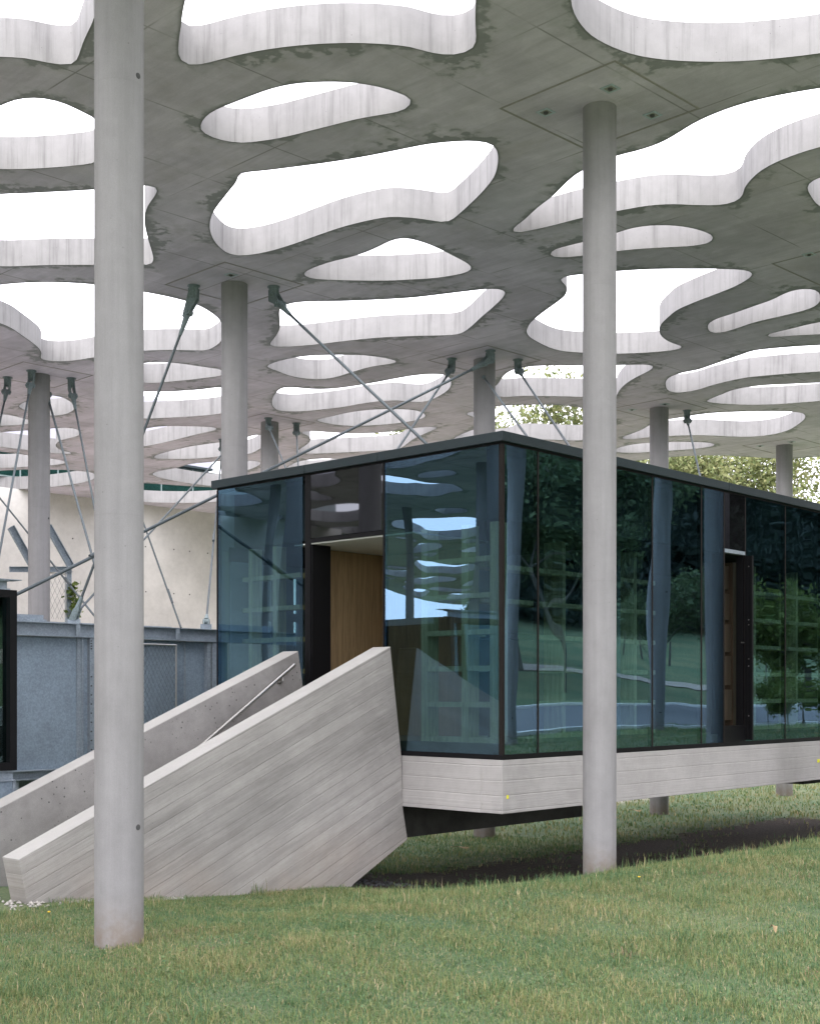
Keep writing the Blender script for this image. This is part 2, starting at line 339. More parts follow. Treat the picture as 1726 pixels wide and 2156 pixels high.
def ground_mat():
    t = NT('lawn_ground'); v = t.coord('Object')
    a = t.noise(v, 0.55, 5, 0.6); b = t.noise(v, 30, 4, 0.7); cN = t.noise(v, 3.0, 5, 0.65)
    c = t.mix(t.ramp(a, 0.35, 0.65), (0.10, 0.15, 0.085), (0.165, 0.19, 0.105))
    c = t.mix(t.ramp(cN, 0.5, 0.75, 0, 0.5), c, (0.22, 0.20, 0.11))
    c = t.mix(1.0, c, t.ramp(b, 0.2, 0.8, 0.6, 1.35), 'MULTIPLY')
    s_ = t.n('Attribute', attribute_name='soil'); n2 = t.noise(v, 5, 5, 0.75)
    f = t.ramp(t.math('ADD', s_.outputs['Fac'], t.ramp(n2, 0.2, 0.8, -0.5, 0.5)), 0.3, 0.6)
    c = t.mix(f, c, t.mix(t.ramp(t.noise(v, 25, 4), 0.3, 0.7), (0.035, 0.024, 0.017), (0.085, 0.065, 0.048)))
    pl = t.n('Attribute', attribute_name='plaza'); c = t.mix(pl.outputs['Fac'], c, t.mix(t.ramp(t.noise(v, 40, 3), 0.3, 0.7), (0.36, 0.33, 0.29), (0.52, 0.48, 0.43)))
    t.bsdf(c, 0.95, 0.1, bump=b, bstr=0.6, bdist=0.03); return t.m
M['ground'] = ground_mat()
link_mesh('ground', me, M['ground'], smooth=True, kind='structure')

# road, gravel path and kerbs on the open side (seen in the right-hand glass)
def ribbon(q0, q1, p0, p1, dz, step=0.8, nq=5, th=0.0):
    ps = np.arange(p0, p1 + step, step); vs = []; fs = []
    for p in ps:
        a, b = (q0(p) if callable(q0) else q0), (q1(p) if callable(q1) else q1)
        for j in range(nq + 1):
            P = from_pq(p, a + (b - a) * j / nq); vs.append((P[0], P[1], float(ground(P[0], P[1])) + dz))
    for i in range(len(ps) - 1):
        for j in range(nq): k = i * (nq + 1) + j; fs.append((k, k + nq + 1, k + nq + 2, k + 1))
    m = MB(); m.add(vs, fs)
    return m
def qn(p): return float(np.interp(p, [-60, 8, 20, 24, 35, 60, 140], [14, 12.5, 11, 10.3, 8.8, 7.5, 5]))
asph = NT('asphalt'); v = asph.coord('Object'); asph.bsdf(asph.mix(asph.ramp(asph.noise(v, 60, 3), 0.3, 0.7), (0.13, 0.13, 0.135), (0.21, 0.21, 0.215)), 0.85, 0.3)
ribbon(lambda p: qn(p), lambda p: qn(p) + 5.6, -60, 140, 0.03, nq=8).build('road', asph.m, kind='structure')
kerbm = simple('kerb_stone', (0.62, 0.61, 0.58), 0.8)
def kerb(a, b):
    m = ribbon(a, b, -60, 140, 0.10, nq=1); n = len(m.v)
    for (x, y, z) in list(m.v): m.v.append((x, y, z - 0.2))
    k = n // 2
    for i in range(k - 1):
        m.f.append((2 * i, 2 * i + 2 + n - n, 2 * i + 2 + n, 2 * i + n)); m.f.append((2 * i + 1, 2 * i + 1 + n, 2 * i + 3 + n, 2 * i + 3))
    return m
kerb(lambda p: qn(p) - 0.17, lambda p: qn(p) - 0.01).build('kerb', kerbm, kind='structure')
kerb(lambda p: qn(p) + 5.61, lambda p: qn(p) + 5.75).build('kerb', kerbm, kind='structure')
grav = NT('gravel_path'); v = grav.coord('Object'); grav.bsdf(grav.mix(grav.ramp(grav.noise(v, 22, 4), 0.3, 0.7), (0.30, 0.25, 0.20), (0.46, 0.40, 0.34)), 0.9, 0.2)
def qp(p): return float(np.interp(p, [-40, 38, 42, 45.5, 50, 140], [23.5, 22.6, 20.3, 17.2, 15.7, 15.7]))
ribbon(qp, lambda p: qp(p) + 2.0, -40, 140, 0.035, nq=4).build('path', grav.m, kind='structure')

# ------------------------------------------------------------------ the canopy slab with its free-form openings
A_, B_, C_, D_, E_ = (1.798, 0, 0), (1.798, 960, 0), (2.4657, 0, 600), (2.4657, 600, 600), (2.4657, 1220, 600)
def cv(crop, pts): return [((x / crop[0] + crop[1]) * 0.899, (y / crop[0] + crop[2]) * 0.899) for x, y in pts]
H = []
H.append(cv(A_, [(0,237),(110,243),(200,262),(285,272),(315,262),(335,220),(350,175),(385,100),(410,30),(420,-60),(380,-150),(200,-210),(-100,-220),(-330,-120),(-400,40),(-330,180),(-150,232)]))
H.append(cv(A_, [(780,0),(768,60),(762,110),(752,180),(752,230),(765,258),(800,274),(850,268),(960,240),(1100,210),(1250,190),(1400,180),(1550,180),(1726,195)]) +
         cv(B_, [(80,218),(170,230),(225,222),(268,200),(278,170),(275,100),(275,40),(274,-40),(220,-130),(60,-200)]) + cv(A_, [(1500,-240),(1200,-240),(950,-200),(820,-110)]))
H.append(cv(B_, [(678,0),(690,50),(715,95),(760,145),(850,195),(950,230),(1080,250),(1250,258),(1400,255),(1550,243),(1726,222),(1900,190),(2050,110),(2080,0),(1950,-130),(1600,-230),(1200,-240),(850,-200),(700,-100)]))
H.append(cv(A_, [(0,445),(60,420),(130,410),(200,415),(260,430),(330,462),(398,497),(440,540),(460,600),(430,655),(398,683),(300,697),(200,705),(100,710),(0,710),(-120,700),(-220,640),(-230,560),(-150,490)]))
H.append(cv(A_, [(845,545),(848,515),(870,485),(920,455),(960,440),(1050,405),(1150,370),(1250,350),(1400,343),(1500,348),(1600,365),(1680,390),(1722,408),(1733,425),(1722,447),(1680,468),(1600,482),(1500,500),(1400,525),(1300,550),(1200,575),(1100,592),(1010,600),(950,592),(890,575)]))
H.append(cv(A_, [(0,817),(100,813),(200,808),(398,797),(520,785),(603,780),(640,780),(660,790),(660,808),(640,840),(620,870),(608,920),(612,960),(625,1010),(640,1060),(646,1090),(640,1108),(620,1114),(603,1114),(398,1114),(200,1115),(0,1120),(-150,1105),(-230,1040),(-240,930),(-130,840)]))
H.append(cv(A_, [(1003,742),(1010,730),(1030,725),(1105,718),(1250,700),(1400,680),(1550,655)]) + cv(B_, [(0,620),(80,605),(180,595),(260,592),(320,598),(350,610),(368,640),(370,680),(355,740),(310,800),(250,860),(200,905),(165,930),(140,934),(80,925),(0,915)]) +
         cv(A_, [(1640,912),(1560,925),(1450,952),(1350,985),(1230,1028),(1120,1060),(1050,1072),(1000,1075),(960,1065),(920,1035),(895,1000),(883,955),(890,910),(905,880),(935,840),(975,790),(995,765)]))
H.append(cv(A_, [(1282,1160),(1279,1150),(1300,1135),(1380,1105),(1480,1080),(1530,1065),(1590,1040),(1640,1015),(1680,1003),(1720,1002)]) + cv(B_, [(30,1012),(80,1028),(140,1055),(200,1085),(245,1110),(260,1128),(250,1140),(200,1155),(100,1170),(0,1176)]) + cv(A_, [(1650,1180),(1500,1180),(1350,1175),(1305,1170)]))
H.append(cv(B_, [(432,974),(434,962),(480,925),(540,870),(600,825),(650,775),(700,732),(728,716),(800,683),(868,655),(950,635),(1050,602),(1110,570),(1200,515),(1300,470),(1420,430),(1550,400),(1726,370),(1900,350),(2060,370),(2120,430),(2080,500),(1930,570),(1726,617),(1620,650),(1540,682),(1480,715),(1430,760),(1408,790),(1400,820),(1375,845),(1320,860),(1200,862),(1100,858),(1000,865),(900,882),(868,888),(728,915),(600,948),(500,970),(450,979)]))
H.append(cv(B_, [(1673,790),(1680,770),(1726,745),(1850,722),(1990,770),(1990,850),(1900,895),(1800,892),(1726,868),(1695,835)]))
H.append(cv(B_, [(590,1070),(594,1060),(620,1045),(680,1030),(728,1018),(800,1000),(868,980),(940,958),(1020,948),(1100,948),(1180,958),(1240,975),(1272,990),(1275,1002),(1262,1020),(1200,1033),(1080,1040),(950,1048),(868,1057),(728,1075),(640,1083),(600,1080)]))
H.append(cv(E_, [(228,135),(234,125),(262,115),(358,103),(450,95),(548,86),(700,76),(850,72),(1000,72),(1130,72),(1230,75),(1300,80),(1330,93),(1335,105),(1310,130),(1230,175),(1130,215),(1000,265),(900,310),(850,350),(810,390),(798,425),(810,460),(850,490),(900,510),(930,520),(922,532),(850,545),(700,557),(548,562),(450,562),(358,556),(250,548),(170,528),(100,495),(50,465),(33,440),(33,425),(50,390),(80,360),(130,320),(200,270),(250,230),(265,200),(262,175),(245,155)]))
H.append(cv(E_, [(1078,405),(1087,385),(1130,360),(1230,328),(1350,285),(1450,250),(1520,215),(1590,192),(1650,187),(1700,195),(1722,215),(1724,260),(1700,285),(1640,310),(1500,345),(1350,380),(1230,420),(1170,437),(1110,442),(1085,428)]))
H.append(cv(E_, [(1418,457),(1425,450),(1450,443),(1550,420),(1650,395),(1726,380),(1850,362),(1950,385),(1920,425),(1800,445),(1726,450),(1600,455),(1500,463),(1440,466)]))
H.append(cv(E_, [(835,740),(840,715),(870,692),(930,672),(1020,655),(1080,635),(1180,600),(1280,565),(1340,545),(1450,532),(1600,520),(1726,513),(1900,505),(2070,540),(2090,610),(1930,650),(1726,665),(1600,673),(1450,685),(1300,700),(1200,720),(1100,745),(1020,770),(950,783),(900,787),(855,778)]))
H.append(cv(E_, [(1070,838),(1090,825),(1150,800),(1250,765),(1400,745),(1550,738),(1726,730),(1900,727),(2030,765),(1930,810),(1726,835),(1600,845),(1450,855),(1300,857),(1200,853),(1110,846)]))
H.append(cv(D_, [(1372,790),(1378,755),(1400,730),(1420,700),(1450,672),(1500,650),(1580,637)]) + cv(E_, [(0,640),(100,633),(200,631),(355,630),(548,629),(620,627),(700,625),(750,628),(762,640),(740,660),(680,690),(620,725),(575,765),(553,800),(545,815),(450,818),(355,812),(200,808),(0,806)]) + cv(D_, [(1500,808),(1420,813)]))
H.append(cv(D_, [(1213,910),(1222,902),(1255,897),(1300,885),(1380,868),(1480,860),(1600,857)]) + cv(E_, [(0,860),(120,857),(250,862),(355,878),(460,915),(548,943),(553,953),(535,975),(450,1025),(355,1062),(200,1060),(0,1057)]) + cv(D_, [(1450,1078),(1300,1090),(1190,1082),(1140,1058),(1190,1025),(1255,1000),(1300,975),(1285,942),(1245,926)]))
H.append(cv(E_, [(583,1050),(592,1042),(650,1020),(700,1000),(742,975),(790,955),(850,943),(930,930),(1000,918),(1100,906),(1300,897),(1450,895),(1560,897),(1620,905),(1640,920),(1635,940),(1600,970),(1540,1005),(1470,1025),(1380,1038),(1300,1042),(1200,1040),(1100,1035),(1000,1033),(850,1038),(742,1045),(650,1055),(600,1057)]))
H.append(cv(E_, [(530,1122),(545,1113),(600,1095),(700,1080),(850,1073),(950,1072),(1060,1075),(1110,1082),(1118,1090),(1090,1100),(1000,1112),(850,1123),(742,1130),(640,1135),(560,1132)]))
H.append(cv(D_, [(78,510),(85,495),(110,465),(130,430),(137,400),(133,360),(130,325),(140,300),(170,280),(220,267),(300,261),(500,258),(700,250),(900,238),(1100,215),(1250,197),(1340,188),(1400,188),(1432,198),(1437,210),(1425,235),(1370,290),(1300,350),(1240,405),(1200,435),(1165,450),(1100,455),(900,460),(700,470),(500,490),(350,508),(200,520),(100,520)]))
H.append(cv(D_, [(63,637),(75,625),(130,605),(220,585),(320,573),(450,570),(600,570),(700,580),(780,595),(810,603),(808,613),(780,620),(720,628),(650,640),(580,660),(500,685),(430,703),(360,709),(280,705),(200,690),(130,665)]))
H.append(cv(D_, [(92,845),(95,820),(110,795),(135,768),(165,757),(220,757),(300,765),(400,767),(500,758),(620,740),(720,722),(820,703),(920,687),(1010,680),(1080,683),(1115,700),(1125,725),(1120,755),(1090,785),(1040,815),(1000,832),(960,841),(900,840),(800,832),(700,838),(600,852),(500,870),(400,882),(300,892),(200,896),(130,890),(100,870)]))
H.append(cv(D_, [(350,948),(362,940),(430,925),(520,905),(600,892),(700,884),(800,882),(900,887),(950,898),(973,912),(975,925),(950,940),(880,955),(780,968),(680,975),(580,980),(480,975),(400,962)]))
H.append(cv(D_, [(262,1020),(272,1012),(320,1010),(400,1015),(520,1022),(640,1022),(760,1015),(860,1000),(950,988),(1030,985),(1045,990),(1030,1000),(960,1030),(900,1060),(860,1090),(820,1112),(750,1120),(600,1128),(450,1135),(320,1140),(245,1138),(237,1125),(280,1095),(305,1075),(312,1055),(295,1035)]))
H.append(cv(D_, [(170,1232),(200,1205),(260,1182),(370,1170),(480,1170),(560,1177),(600,1200),(500,1240),(300,1255),(200,1250)]))
H.append(cv(C_, [(0,165),(100,155),(200,150),(330,150),(450,155),(548,163),(700,180),(830,205),(950,228),(1080,260),(1150,285),(1220,325),(1262,360),(1283,395),(1290,435),(1275,490),(1240,520),(1190,542),(1120,543),(1000,540),(830,545),(700,560),(548,582),(450,598),(370,606),(300,605),(245,597),(235,582),(240,560),(225,530),(190,500),(120,450),(60,410),(0,385),(-100,345),(-170,290),(-150,220),(-90,185)]))
H.append(cv(C_, [(690,670),(740,635),(830,618),(880,612),(950,612),(1050,620),(1150,635),(1278,655),(1292,668),(1278,688),(1200,700),(1100,712),(1000,722),(900,730),(830,730),(740,710)]))
H.append(cv(C_, [(610,850),(640,805),(730,785),(830,781),(900,782),(1000,780),(1150,770),(1278,757),(1360,770),(1385,820),(1360,885),(1278,907),(1200,917),(1100,925),(950,933),(830,937),(700,930),(625,895)]))
H.append(cv(C_, [(110,868),(117,856),(160,835),(220,812),(290,803),(350,812),(400,835),(425,860),(428,880),(415,895),(370,913),(310,920),(250,918),(180,900),(130,882)]))
H.append(cv(C_, [(0,912),(60,918),(120,932),(165,944),(205,957),(165,968),(100,974),(0,978),(-80,965),(-90,930)]))
H.append(cv(C_, [(0,1018),(60,1012),(165,1005),(290,995),(360,990),(430,995),(460,1010),(462,1025),(440,1040),(400,1050),(355,1062),(330,1078),(322,1095),(335,1110),(370,1125),(410,1135),(408,1142),(360,1140),(290,1135),(165,1120),(80,1110),(0,1100),(-90,1090),(-110,1050)]))
H.append(cv(C_, [(830,998),(900,985),(1000,980),(1100,982),(1200,985),(1245,990),(1250,1000),(1220,1010),(1150,1025),(1050,1050),(950,1075),(830,1098),(720,1110),(640,1095),(625,1050),(700,1020)]))
H.append(cv(C_, [(0,1130),(80,1138),(165,1150),(290,1168),(360,1180),(378,1190),(370,1197),(290,1208),(165,1215),(80,1220),(0,1222),(-90,1205),(-100,1150)]))
H.append(cv(C_, [(890,1162),(900,1150),(980,1125),(1100,1098),(1200,1083),(1278,1073),(1350,1062),(1428,1045),(1460,1035),(1505,1031),(1555,1045),(1560,1080),(1505,1110),(1428,1143),(1278,1155),(1200,1163),(1080,1170),(950,1170),(900,1168)]))
H.append(cv(C_, [(883,1262),(890,1250),(930,1238),(1030,1220),(1100,1200),(1200,1190),(1278,1185),(1428,1180),(1480,1183),(1505,1192),(1500,1203),(1470,1220),(1428,1237),(1390,1275),(1340,1318),(1278,1330),(1200,1325),(1100,1312),(1000,1295),(930,1280)]))
H.append(cv(C_, [(0,1240),(100,1235),(165,1232),(290,1233),(400,1236),(480,1242),(530,1250),(548,1268),(535,1290),(500,1302),(430,1315),(290,1333),(165,1342),(80,1345),(0,1345),(-100,1335),(-130,1270)]))
H.append(cv(C_, [(700,1355),(740,1325),(830,1311),(900,1315),(1000,1322),(1120,1330),(1240,1336),(1340,1345),(1400,1375),(1350,1405),(1240,1418),(1100,1424),(1000,1424),(900,1422),(830,1418),(740,1405)]))
def smooth_loop(P, step):
    P = np.array(P); n = len(P); out = []
    for i in range(n):
        p0, p1, p2, p3 = P[i - 1], P[i], P[(i + 1) % n], P[(i + 2) % n]
        t0 = 0.0; d = lambda a, b: max(np.linalg.norm(b - a), 1e-4) ** 0.5
        t1 = d(p0, p1); t2 = t1 + d(p1, p2); t3 = t2 + d(p2, p3); k = max(2, int(np.linalg.norm(p2 - p1) / 0.05))
        for t in np.linspace(t1, t2, k, endpoint=False):
            a1 = (t1 - t) / t1 * p0 + t / t1 * p1; a2 = (t2 - t) / (t2 - t1) * p1 + (t - t1) / (t2 - t1) * p2; a3 = (t3 - t) / (t3 - t2) * p2 + (t - t2) / (t3 - t2) * p3
            b1 = (t2 - t) / t2 * a1 + t / t2 * a2; b2 = (t3 - t) / (t3 - t1) * a2 + (t - t1) / (t3 - t1) * a3
            out.append((t2 - t) / (t2 - t1) * b1 + (t - t1) / (t2 - t1) * b2)
    out = np.array(out)
    for _ in range(2): out = 0.25 * np.roll(out, 1, 0) + 0.5 * out + 0.25 * np.roll(out, -1, 0)
    seg = np.linalg.norm(np.roll(out, -1, 0) - out, axis=1); cum = np.concatenate([[0], np.cumsum(seg)]); m = max(16, int(cum[-1] / step))
    s = np.linspace(0, cum[-1], m, endpoint=False); cl = np.vstack([out, out[:1]])
    out = np.stack([np.interp(s, cum, cl[:, 0]), np.interp(s, cum, cl[:, 1])], 1)
    a = np.sum(out[:, 0] * np.roll(out[:, 1], -1) - np.roll(out[:, 0], -1) * out[:, 1])
    return out if a > 0 else out[::-1]
loops_h = [smooth_loop([roof_pt(*p) for p in h], 0.11) for h in H]
# the slab's outline
outline = [(-2.6, -4.4), (-30, -14), (-72, -9), (-76, 8), (-56, 14), (-38.5, 14.8), (-14.6, 41.4), (-9, 48.3), (-1, 44), (2.5, 38)]
outline += [tuple(roof_pt(*p)) for p in cv(E_, [(620,1190),(670,1181),(742,1171),(850,1161),(1000,1152),(1150,1150),(1300,1158),(1475,1168),(1570,1169),(1726,1156)])]
outline += [(13, 32.6), (17, 29.5), (20.5, 26)] + [tuple(from_pq(p, 10.2)) for p in (31, 27, 22, 16, 9, 3)]
outline = smooth_loop(outline, 0.35)
def inside(pts, poly):
    if len(pts) * len(poly) < 4e6:
        a, b = poly[:, 0], poly[:, 1]; d, e = np.roll(a, -1), np.roll(b, -1); x = pts[:, 0][:, None]; y = pts[:, 1][:, None]; den = np.where(e == b, 1e-12, e - b)
        return (((b > y) != (e > y)) & (x < (d - a) * (y - b) / den + a)).sum(1) % 2 == 1
    x, y = pts[:, 0], pts[:, 1]; c = np.zeros(len(pts), bool); x0, y0 = poly[:, 0], poly[:, 1]; x1, y1 = np.roll(x0, -1), np.roll(y0, -1)
    for a, b, d, e in zip(x0, y0, x1, y1):
        if b == e: continue
        m = ((b > y) != (e > y)) & (x < (d - a) * (y - b) / (e - b) + a); c ^= m
    return c
# columns stand on a skewed grid
KNOWN = [((-2.07, 9.33), .345), ((1.966, 13.6), .345), ((-2.61, 19.5), .392), ((1.36, 23.96), .396), ((5.33, 28.06), .40), ((9.22, 32.3), .40), ((-7.1, 25.1), .408), ((-3.16, 29.55), .402), ((6.15, 18.54), .36), ((15.4, 16.8), .36), ((18.1, 20.9), .36), ((-6.58, 15.67), .38), ((-12.3, 17.05), .38), ((-11.3, 12.9), .38)]
cols = list(KNOWN)
for i in range(-14, 8):
    for j in range(-4, 8):
        P = np.array((1.97, 13.6)) + i * np.array((4.0, 4.3)) + j * np.array((-4.5, 5.75))
        if any(np.hypot(*(P - np.array(k[0]))) < 3.2 for k in cols): continue
        if not inside(np.array([P]), outline)[0]: continue
        if np.min(np.hypot(*(outline - P).T)) < 0.8: continue
        if P[1] > 3 and abs(P[0]) < 0.345 * P[1] and P[1] < 30: continue
        if abs(P[0]) < 0.36 * P[1] and P[1] > 30 and P[0] > -9: continue
        lx_, ly_ = local(P)
        if -5.5 < lx_ < 15 and 1.2 < ly_ < 5.4: continue
        if lx_ > -13 and 7.6 < ly_ < 10.5: continue
        if P[0] < -30 or np.hypot(*P) < 6.5: continue
        cols.append(((float(P[0]), float(P[1])), .38))
# more openings outside the picture, so the canopy carries on around the place
allp = np.vstack(loops_h + [outline]); tries = 0; rr = random.Random(5)
def_cols = np.array([c[0] for c in cols])
kda = None
while tries < 24000:
    tries += 1
    c = np.array((rr.uniform(-74, 21), rr.uniform(-12, 42)))
    fz = 1.45 - 1.0 * min(1, tries / 18000); a, b = rr.uniform(1.3, 2.6) * fz, rr.uniform(0.7, 1.15) * fz; th = rr.uniform(-0.3, 0.3); ph = [rr.uniform(0, 6.28) for _ in range(3)]
    tt = np.linspace(0, 2 * np.pi, 12, endpoint=False); rad = 1 + 0.22 * np.sin(2 * tt + ph[0]) + 0.14 * np.sin(3 * tt + ph[1])
    L = np.stack([a * rad * np.cos(tt), b * rad * np.sin(tt)], 1); L = L @ np.array([[math.cos(th), math.sin(th)], [-math.sin(th), math.cos(th)]]) + c
    if np.min(np.hypot(allp[::5, 0:1] - L[:, 0], allp[::5, 1:2] - L[:, 1])) < 0.35: continue
    if not inside(L, outline).all(): continue
    if (np.abs(L[:, 0]) < 0.335 * L[:, 1]).any() and L[:, 1].max() > 11.0: continue
    lp = smooth_loop(L, 0.2)
    if np.min(np.hypot(allp[:, 0:1] - lp[:, 0], allp[:, 1:2] - lp[:, 1])) < 0.42: continue
    if any(inside(c[None], l)[0] for l in loops_h): continue
    if np.min(np.hypot(def_cols[:, 0:1] - lp[:, 0], def_cols[:, 1:2] - lp[:, 1])) < 0.75 or inside(def_cols, lp).any(): continue
    loops_h.append(lp); allp = np.vstack([allp, lp])
kd = kdtree.KDTree(sum(len(l) for l in loops_h) + len(outline)); q_ = 0
for l in loops_h + [outline]:
    for p in l: kd.insert((p[0], p[1], 0), q_); q_ += 1
kd.balance()
pts, edges = [], []
for l in loops_h + [outline]:
    n0 = len(pts); pts += [tuple(p) for p in l]; edges += [(n0 + i, n0 + (i + 1) % len(l)) for i in range(len(l))]
extra = []
for l in loops_h:
    tan = np.roll(l, -1, 0) - np.roll(l, 1, 0); nrm = np.stack([tan[:, 1], -tan[:, 0]], 1); nrm /= np.linalg.norm(nrm, axis=1)[:, None]
    for off, st in ((0.06, 1), (0.16, 2), (0.36, 3)): extra.append((l + nrm * off)[::st])
g0, g1 = np.meshgrid(np.arange(-77, 23, 0.6), np.arange(-15, 48, 0.6)); extra.append(np.stack([g0.ravel(), g1.ravel()], 1) + RNG.uniform(-.1, .1, (g0.size, 2)))
extra = np.vstack(extra); ok = inside(extra, outline)
for l in loops_h:
    bb = (extra[:, 0] > l[:, 0].min()) & (extra[:, 0] < l[:, 0].max()) & (extra[:, 1] > l[:, 1].min()) & (extra[:, 1] < l[:, 1].max()) & ok
    ix = np.where(bb)[0]
    if len(ix): ok[ix[inside(extra[ix], l)]] = False
for p in extra[ok]:
    if kd.find((p[0], p[1], 0))[2] > 0.045: pts.append((p[0], p[1]))
cv_, ce_, cf_, _, _, _ = geometry.delaunay_2d_cdt([Vector(p) for p in pts], edges, [], 0, 1e-5)
P2 = np.array([(v.x, v.y) for v in cv_]); T = np.array([f for f in cf_ if len(f) == 3]); cen = P2[T].mean(1)
keep = inside(cen, outline)
for l in loops_h:
    ix = np.where(keep & (cen[:, 0] > l[:, 0].min()) & (cen[:, 0] < l[:, 0].max()) & (cen[:, 1] > l[:, 1].min()) & (cen[:, 1] < l[:, 1].max()))[0]
    if len(ix): keep[ix[inside(cen[ix], l)]] = False
T = T[keep]
canopy = empty('canopy', (0, 0, ROOF), label='vast flat concrete canopy pierced by free-form openings over the whole site', cat='canopy')
V3 = np.column_stack([P2, np.zeros(len(P2))])
me = np_mesh('underside', V3, T[:, ::-1].ravel(), np.full(len(T), 3))
ed = np.array([kd.find((p[0], p[1], 0))[2] for p in P2], np.float32); at = me.attributes.new('edge_dist', 'FLOAT', 'POINT'); at.data.foreach_set('value', ed)
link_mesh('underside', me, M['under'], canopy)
V3t = V3.copy(); V3t[:, 2] = TH
link_mesh('upper_face', np_mesh('upper_face', V3t, T.ravel(), np.full(len(T), 3)), M['edge'], canopy)
def rim(l, name):
    n = len(l); v = np.vstack([np.column_stack([l, np.zeros(n)]), np.column_stack([l, np.full(n, TH)])]); i = np.arange(n); j = (i + 1) % n
    link_mesh(name, np_mesh(name, v, np.stack([i, j, j + n, i + n], 1).ravel(), np.full(n, 4)), M['edge'], canopy, smooth=True)
for l in loops_h: rim(l, 'opening_edge')
rim(outline, 'outer_edge')
# recessed square joints round each column head
jm = MB(); w, hgt, S = 0.011, 0.006, 0.725
fm = MB()
for k in range(4):
    a = math.pi / 2 * k; ca, sa = math.cos(a), math.sin(a); c = [(-S - w, -S - w), (S + w, -S - w), (S - w, -S + w), (-S + w, -S + w)]
    fm.prism([(x * ca - y * sa, x * sa + y * ca, -hgt) for x, y in c], (0, 0, hgt))
joint_me = None
M['joint'] = simple('joint_filler', (0.33, 0.31, 0.29), 0.9)
for (cx, cy), d in cols:
    if joint_me is None: o = fm.build('formwork_joint', M['joint'], canopy); joint_me = o.data
    else: o = link_mesh('formwork_joint', joint_me, None, canopy)
    o.location = (cx, cy, 0); o.rotation_euler = (0, 0, R(45))

# ------------------------------------------------------------------ columns
LBL = ['tall pale concrete column nearest the viewer, crossing the left of the picture', 'tall concrete column in front of the dark glass facade on the lawn crest',
       'concrete column rising behind the left roof edge of the glass pavilion', 'concrete column rising just behind the roof corner of the glass pavilion',
       'concrete column behind the right roof edge with its foot on the grass below', 'farthest right concrete column standing near the autumn tree',
       'concrete column with rods around its head in front of the cream wall', 'slender far column with a rod bracket at its head above the left roof edge',
       'concrete column outside the right border, mirrored beside the narrow open door', 'outlying column mirrored in the corner pane of the right-hand facade', 'outlying column mirrored leaning in the middle of the right-hand facade']
for k, ((cx, cy), d) in enumerate(cols):
    g = float(ground(cx, cy)); m = MB(); m.lathe((0, 0, 0), [(d / 2, -0.4), (d / 2, ROOF - g)], 64)
    if k == 1: pass
    lab = LBL[k] if k < len(LBL) else 'round concrete column outside the picture'
    o = m.build('column', M['column'], smooth=True, label=lab, cat='column', group='round concrete columns carrying the canopy')
    o.location = (cx, cy, g)
    if k in (0, 2, 6, 9, 10):
        for zz in ((HZ - 170) / F * cy * 1.0, (HZ - 1740) / F * cy) if k == 0 else (2.9 + 0.2 * k / 3 - (0.0 if k < 9 else 1.2), -0.55):
            h = MB(); a = R(-28 if k == 0 else (-15 if k < 9 else 160)); n_ = Vector((math.cos(a), math.sin(a), 0)); c = n_ * (d / 2 - 0.012)
            h.tube(c, c + n_ * 0.016, 0.024, 0.020, 16); q = h.build('tie_hole', M['tie'], o); q.location = (0, 0, zz - g)

# small square ceiling lights cast into the slab
base_light = None; LN = ['small square ceiling light behind the head of the column in front of the facade', 'left ceiling light beside the column standing in front of the facade', 'right ceiling light beside the column standing in front of the facade',
      'small square ceiling light near the upper right border', 'small ceiling light above the column behind the left roof edge', 'small ceiling light left of the column behind the right roof edge', 'small ceiling light just above the head of the column behind the right roof edge',
      'small ceiling light left of the farthest right column', 'small ceiling light above the farthest right column']
lens_m = simple('light_lens', (0.35, 0.36, 0.30), 0.15, 0.6); frame_m = simple('light_frame', (0.45, 0.53, 0.56), 0.4, 0.5, 0.2)
for k, (crop, p) in enumerate([(B_, (843, 370)), (B_, (572, 470)), (B_, (1020, 482)), (B_, (1680, 1070)), (A_, (972, 1156)), (E_, (640, 885)), (E_, (830, 853)), (E_, (1380, 1095)), (E_, (1562, 1071))]):
    P = roof_pt(*cv(crop, [p])[0])
    if base_light is None:
        r = empty('ceiling_light'); f = MB()
        for q in range(4):
            a = math.pi / 2 * q; ca, sa = math.cos(a), math.sin(a); c = [(-.075, -.075), (.075, -.075), (.052, -.052), (-.052, -.052)]
            f.prism([(x * ca - y * sa, x * sa + y * ca, -0.008) for x, y in c], (0, 0, 0.008))
        f.build('frame', frame_m, r); MB().box(-.052, .052, -.052, .052, -.004, 0).build('lens', lens_m, r); MB().lathe((0, 0, -.02), [(.02, 0), (.028, .016)], 16).build('lamp_cup', M['tie'], r); base_light = r
    else: r = copy_tree(base_light)
    r.location = (P[0], P[1], ROOF); r.rotation_euler = (0, 0, R(45)); tag(r, LN[k], 'ceiling light', 'square lights in the canopy ceiling')

# ------------------------------------------------------------------ glass pavilion
def pav(name, **k): return empty(name, (CC[0], CC[1], 0), AZ, **k)
pv = pav('glass_pavilion', label='dark glass pavilion with slim metal roof edge on a pale concrete beam', cat='pavilion')
ZT, ZF, ZG, ZB, ZS, ZC = 2.874, 2.765, 2.74, -0.71, -0.767, -1.366
LX, LY = 14.0, on_x(455)                  # length of the right face, depth of the left face
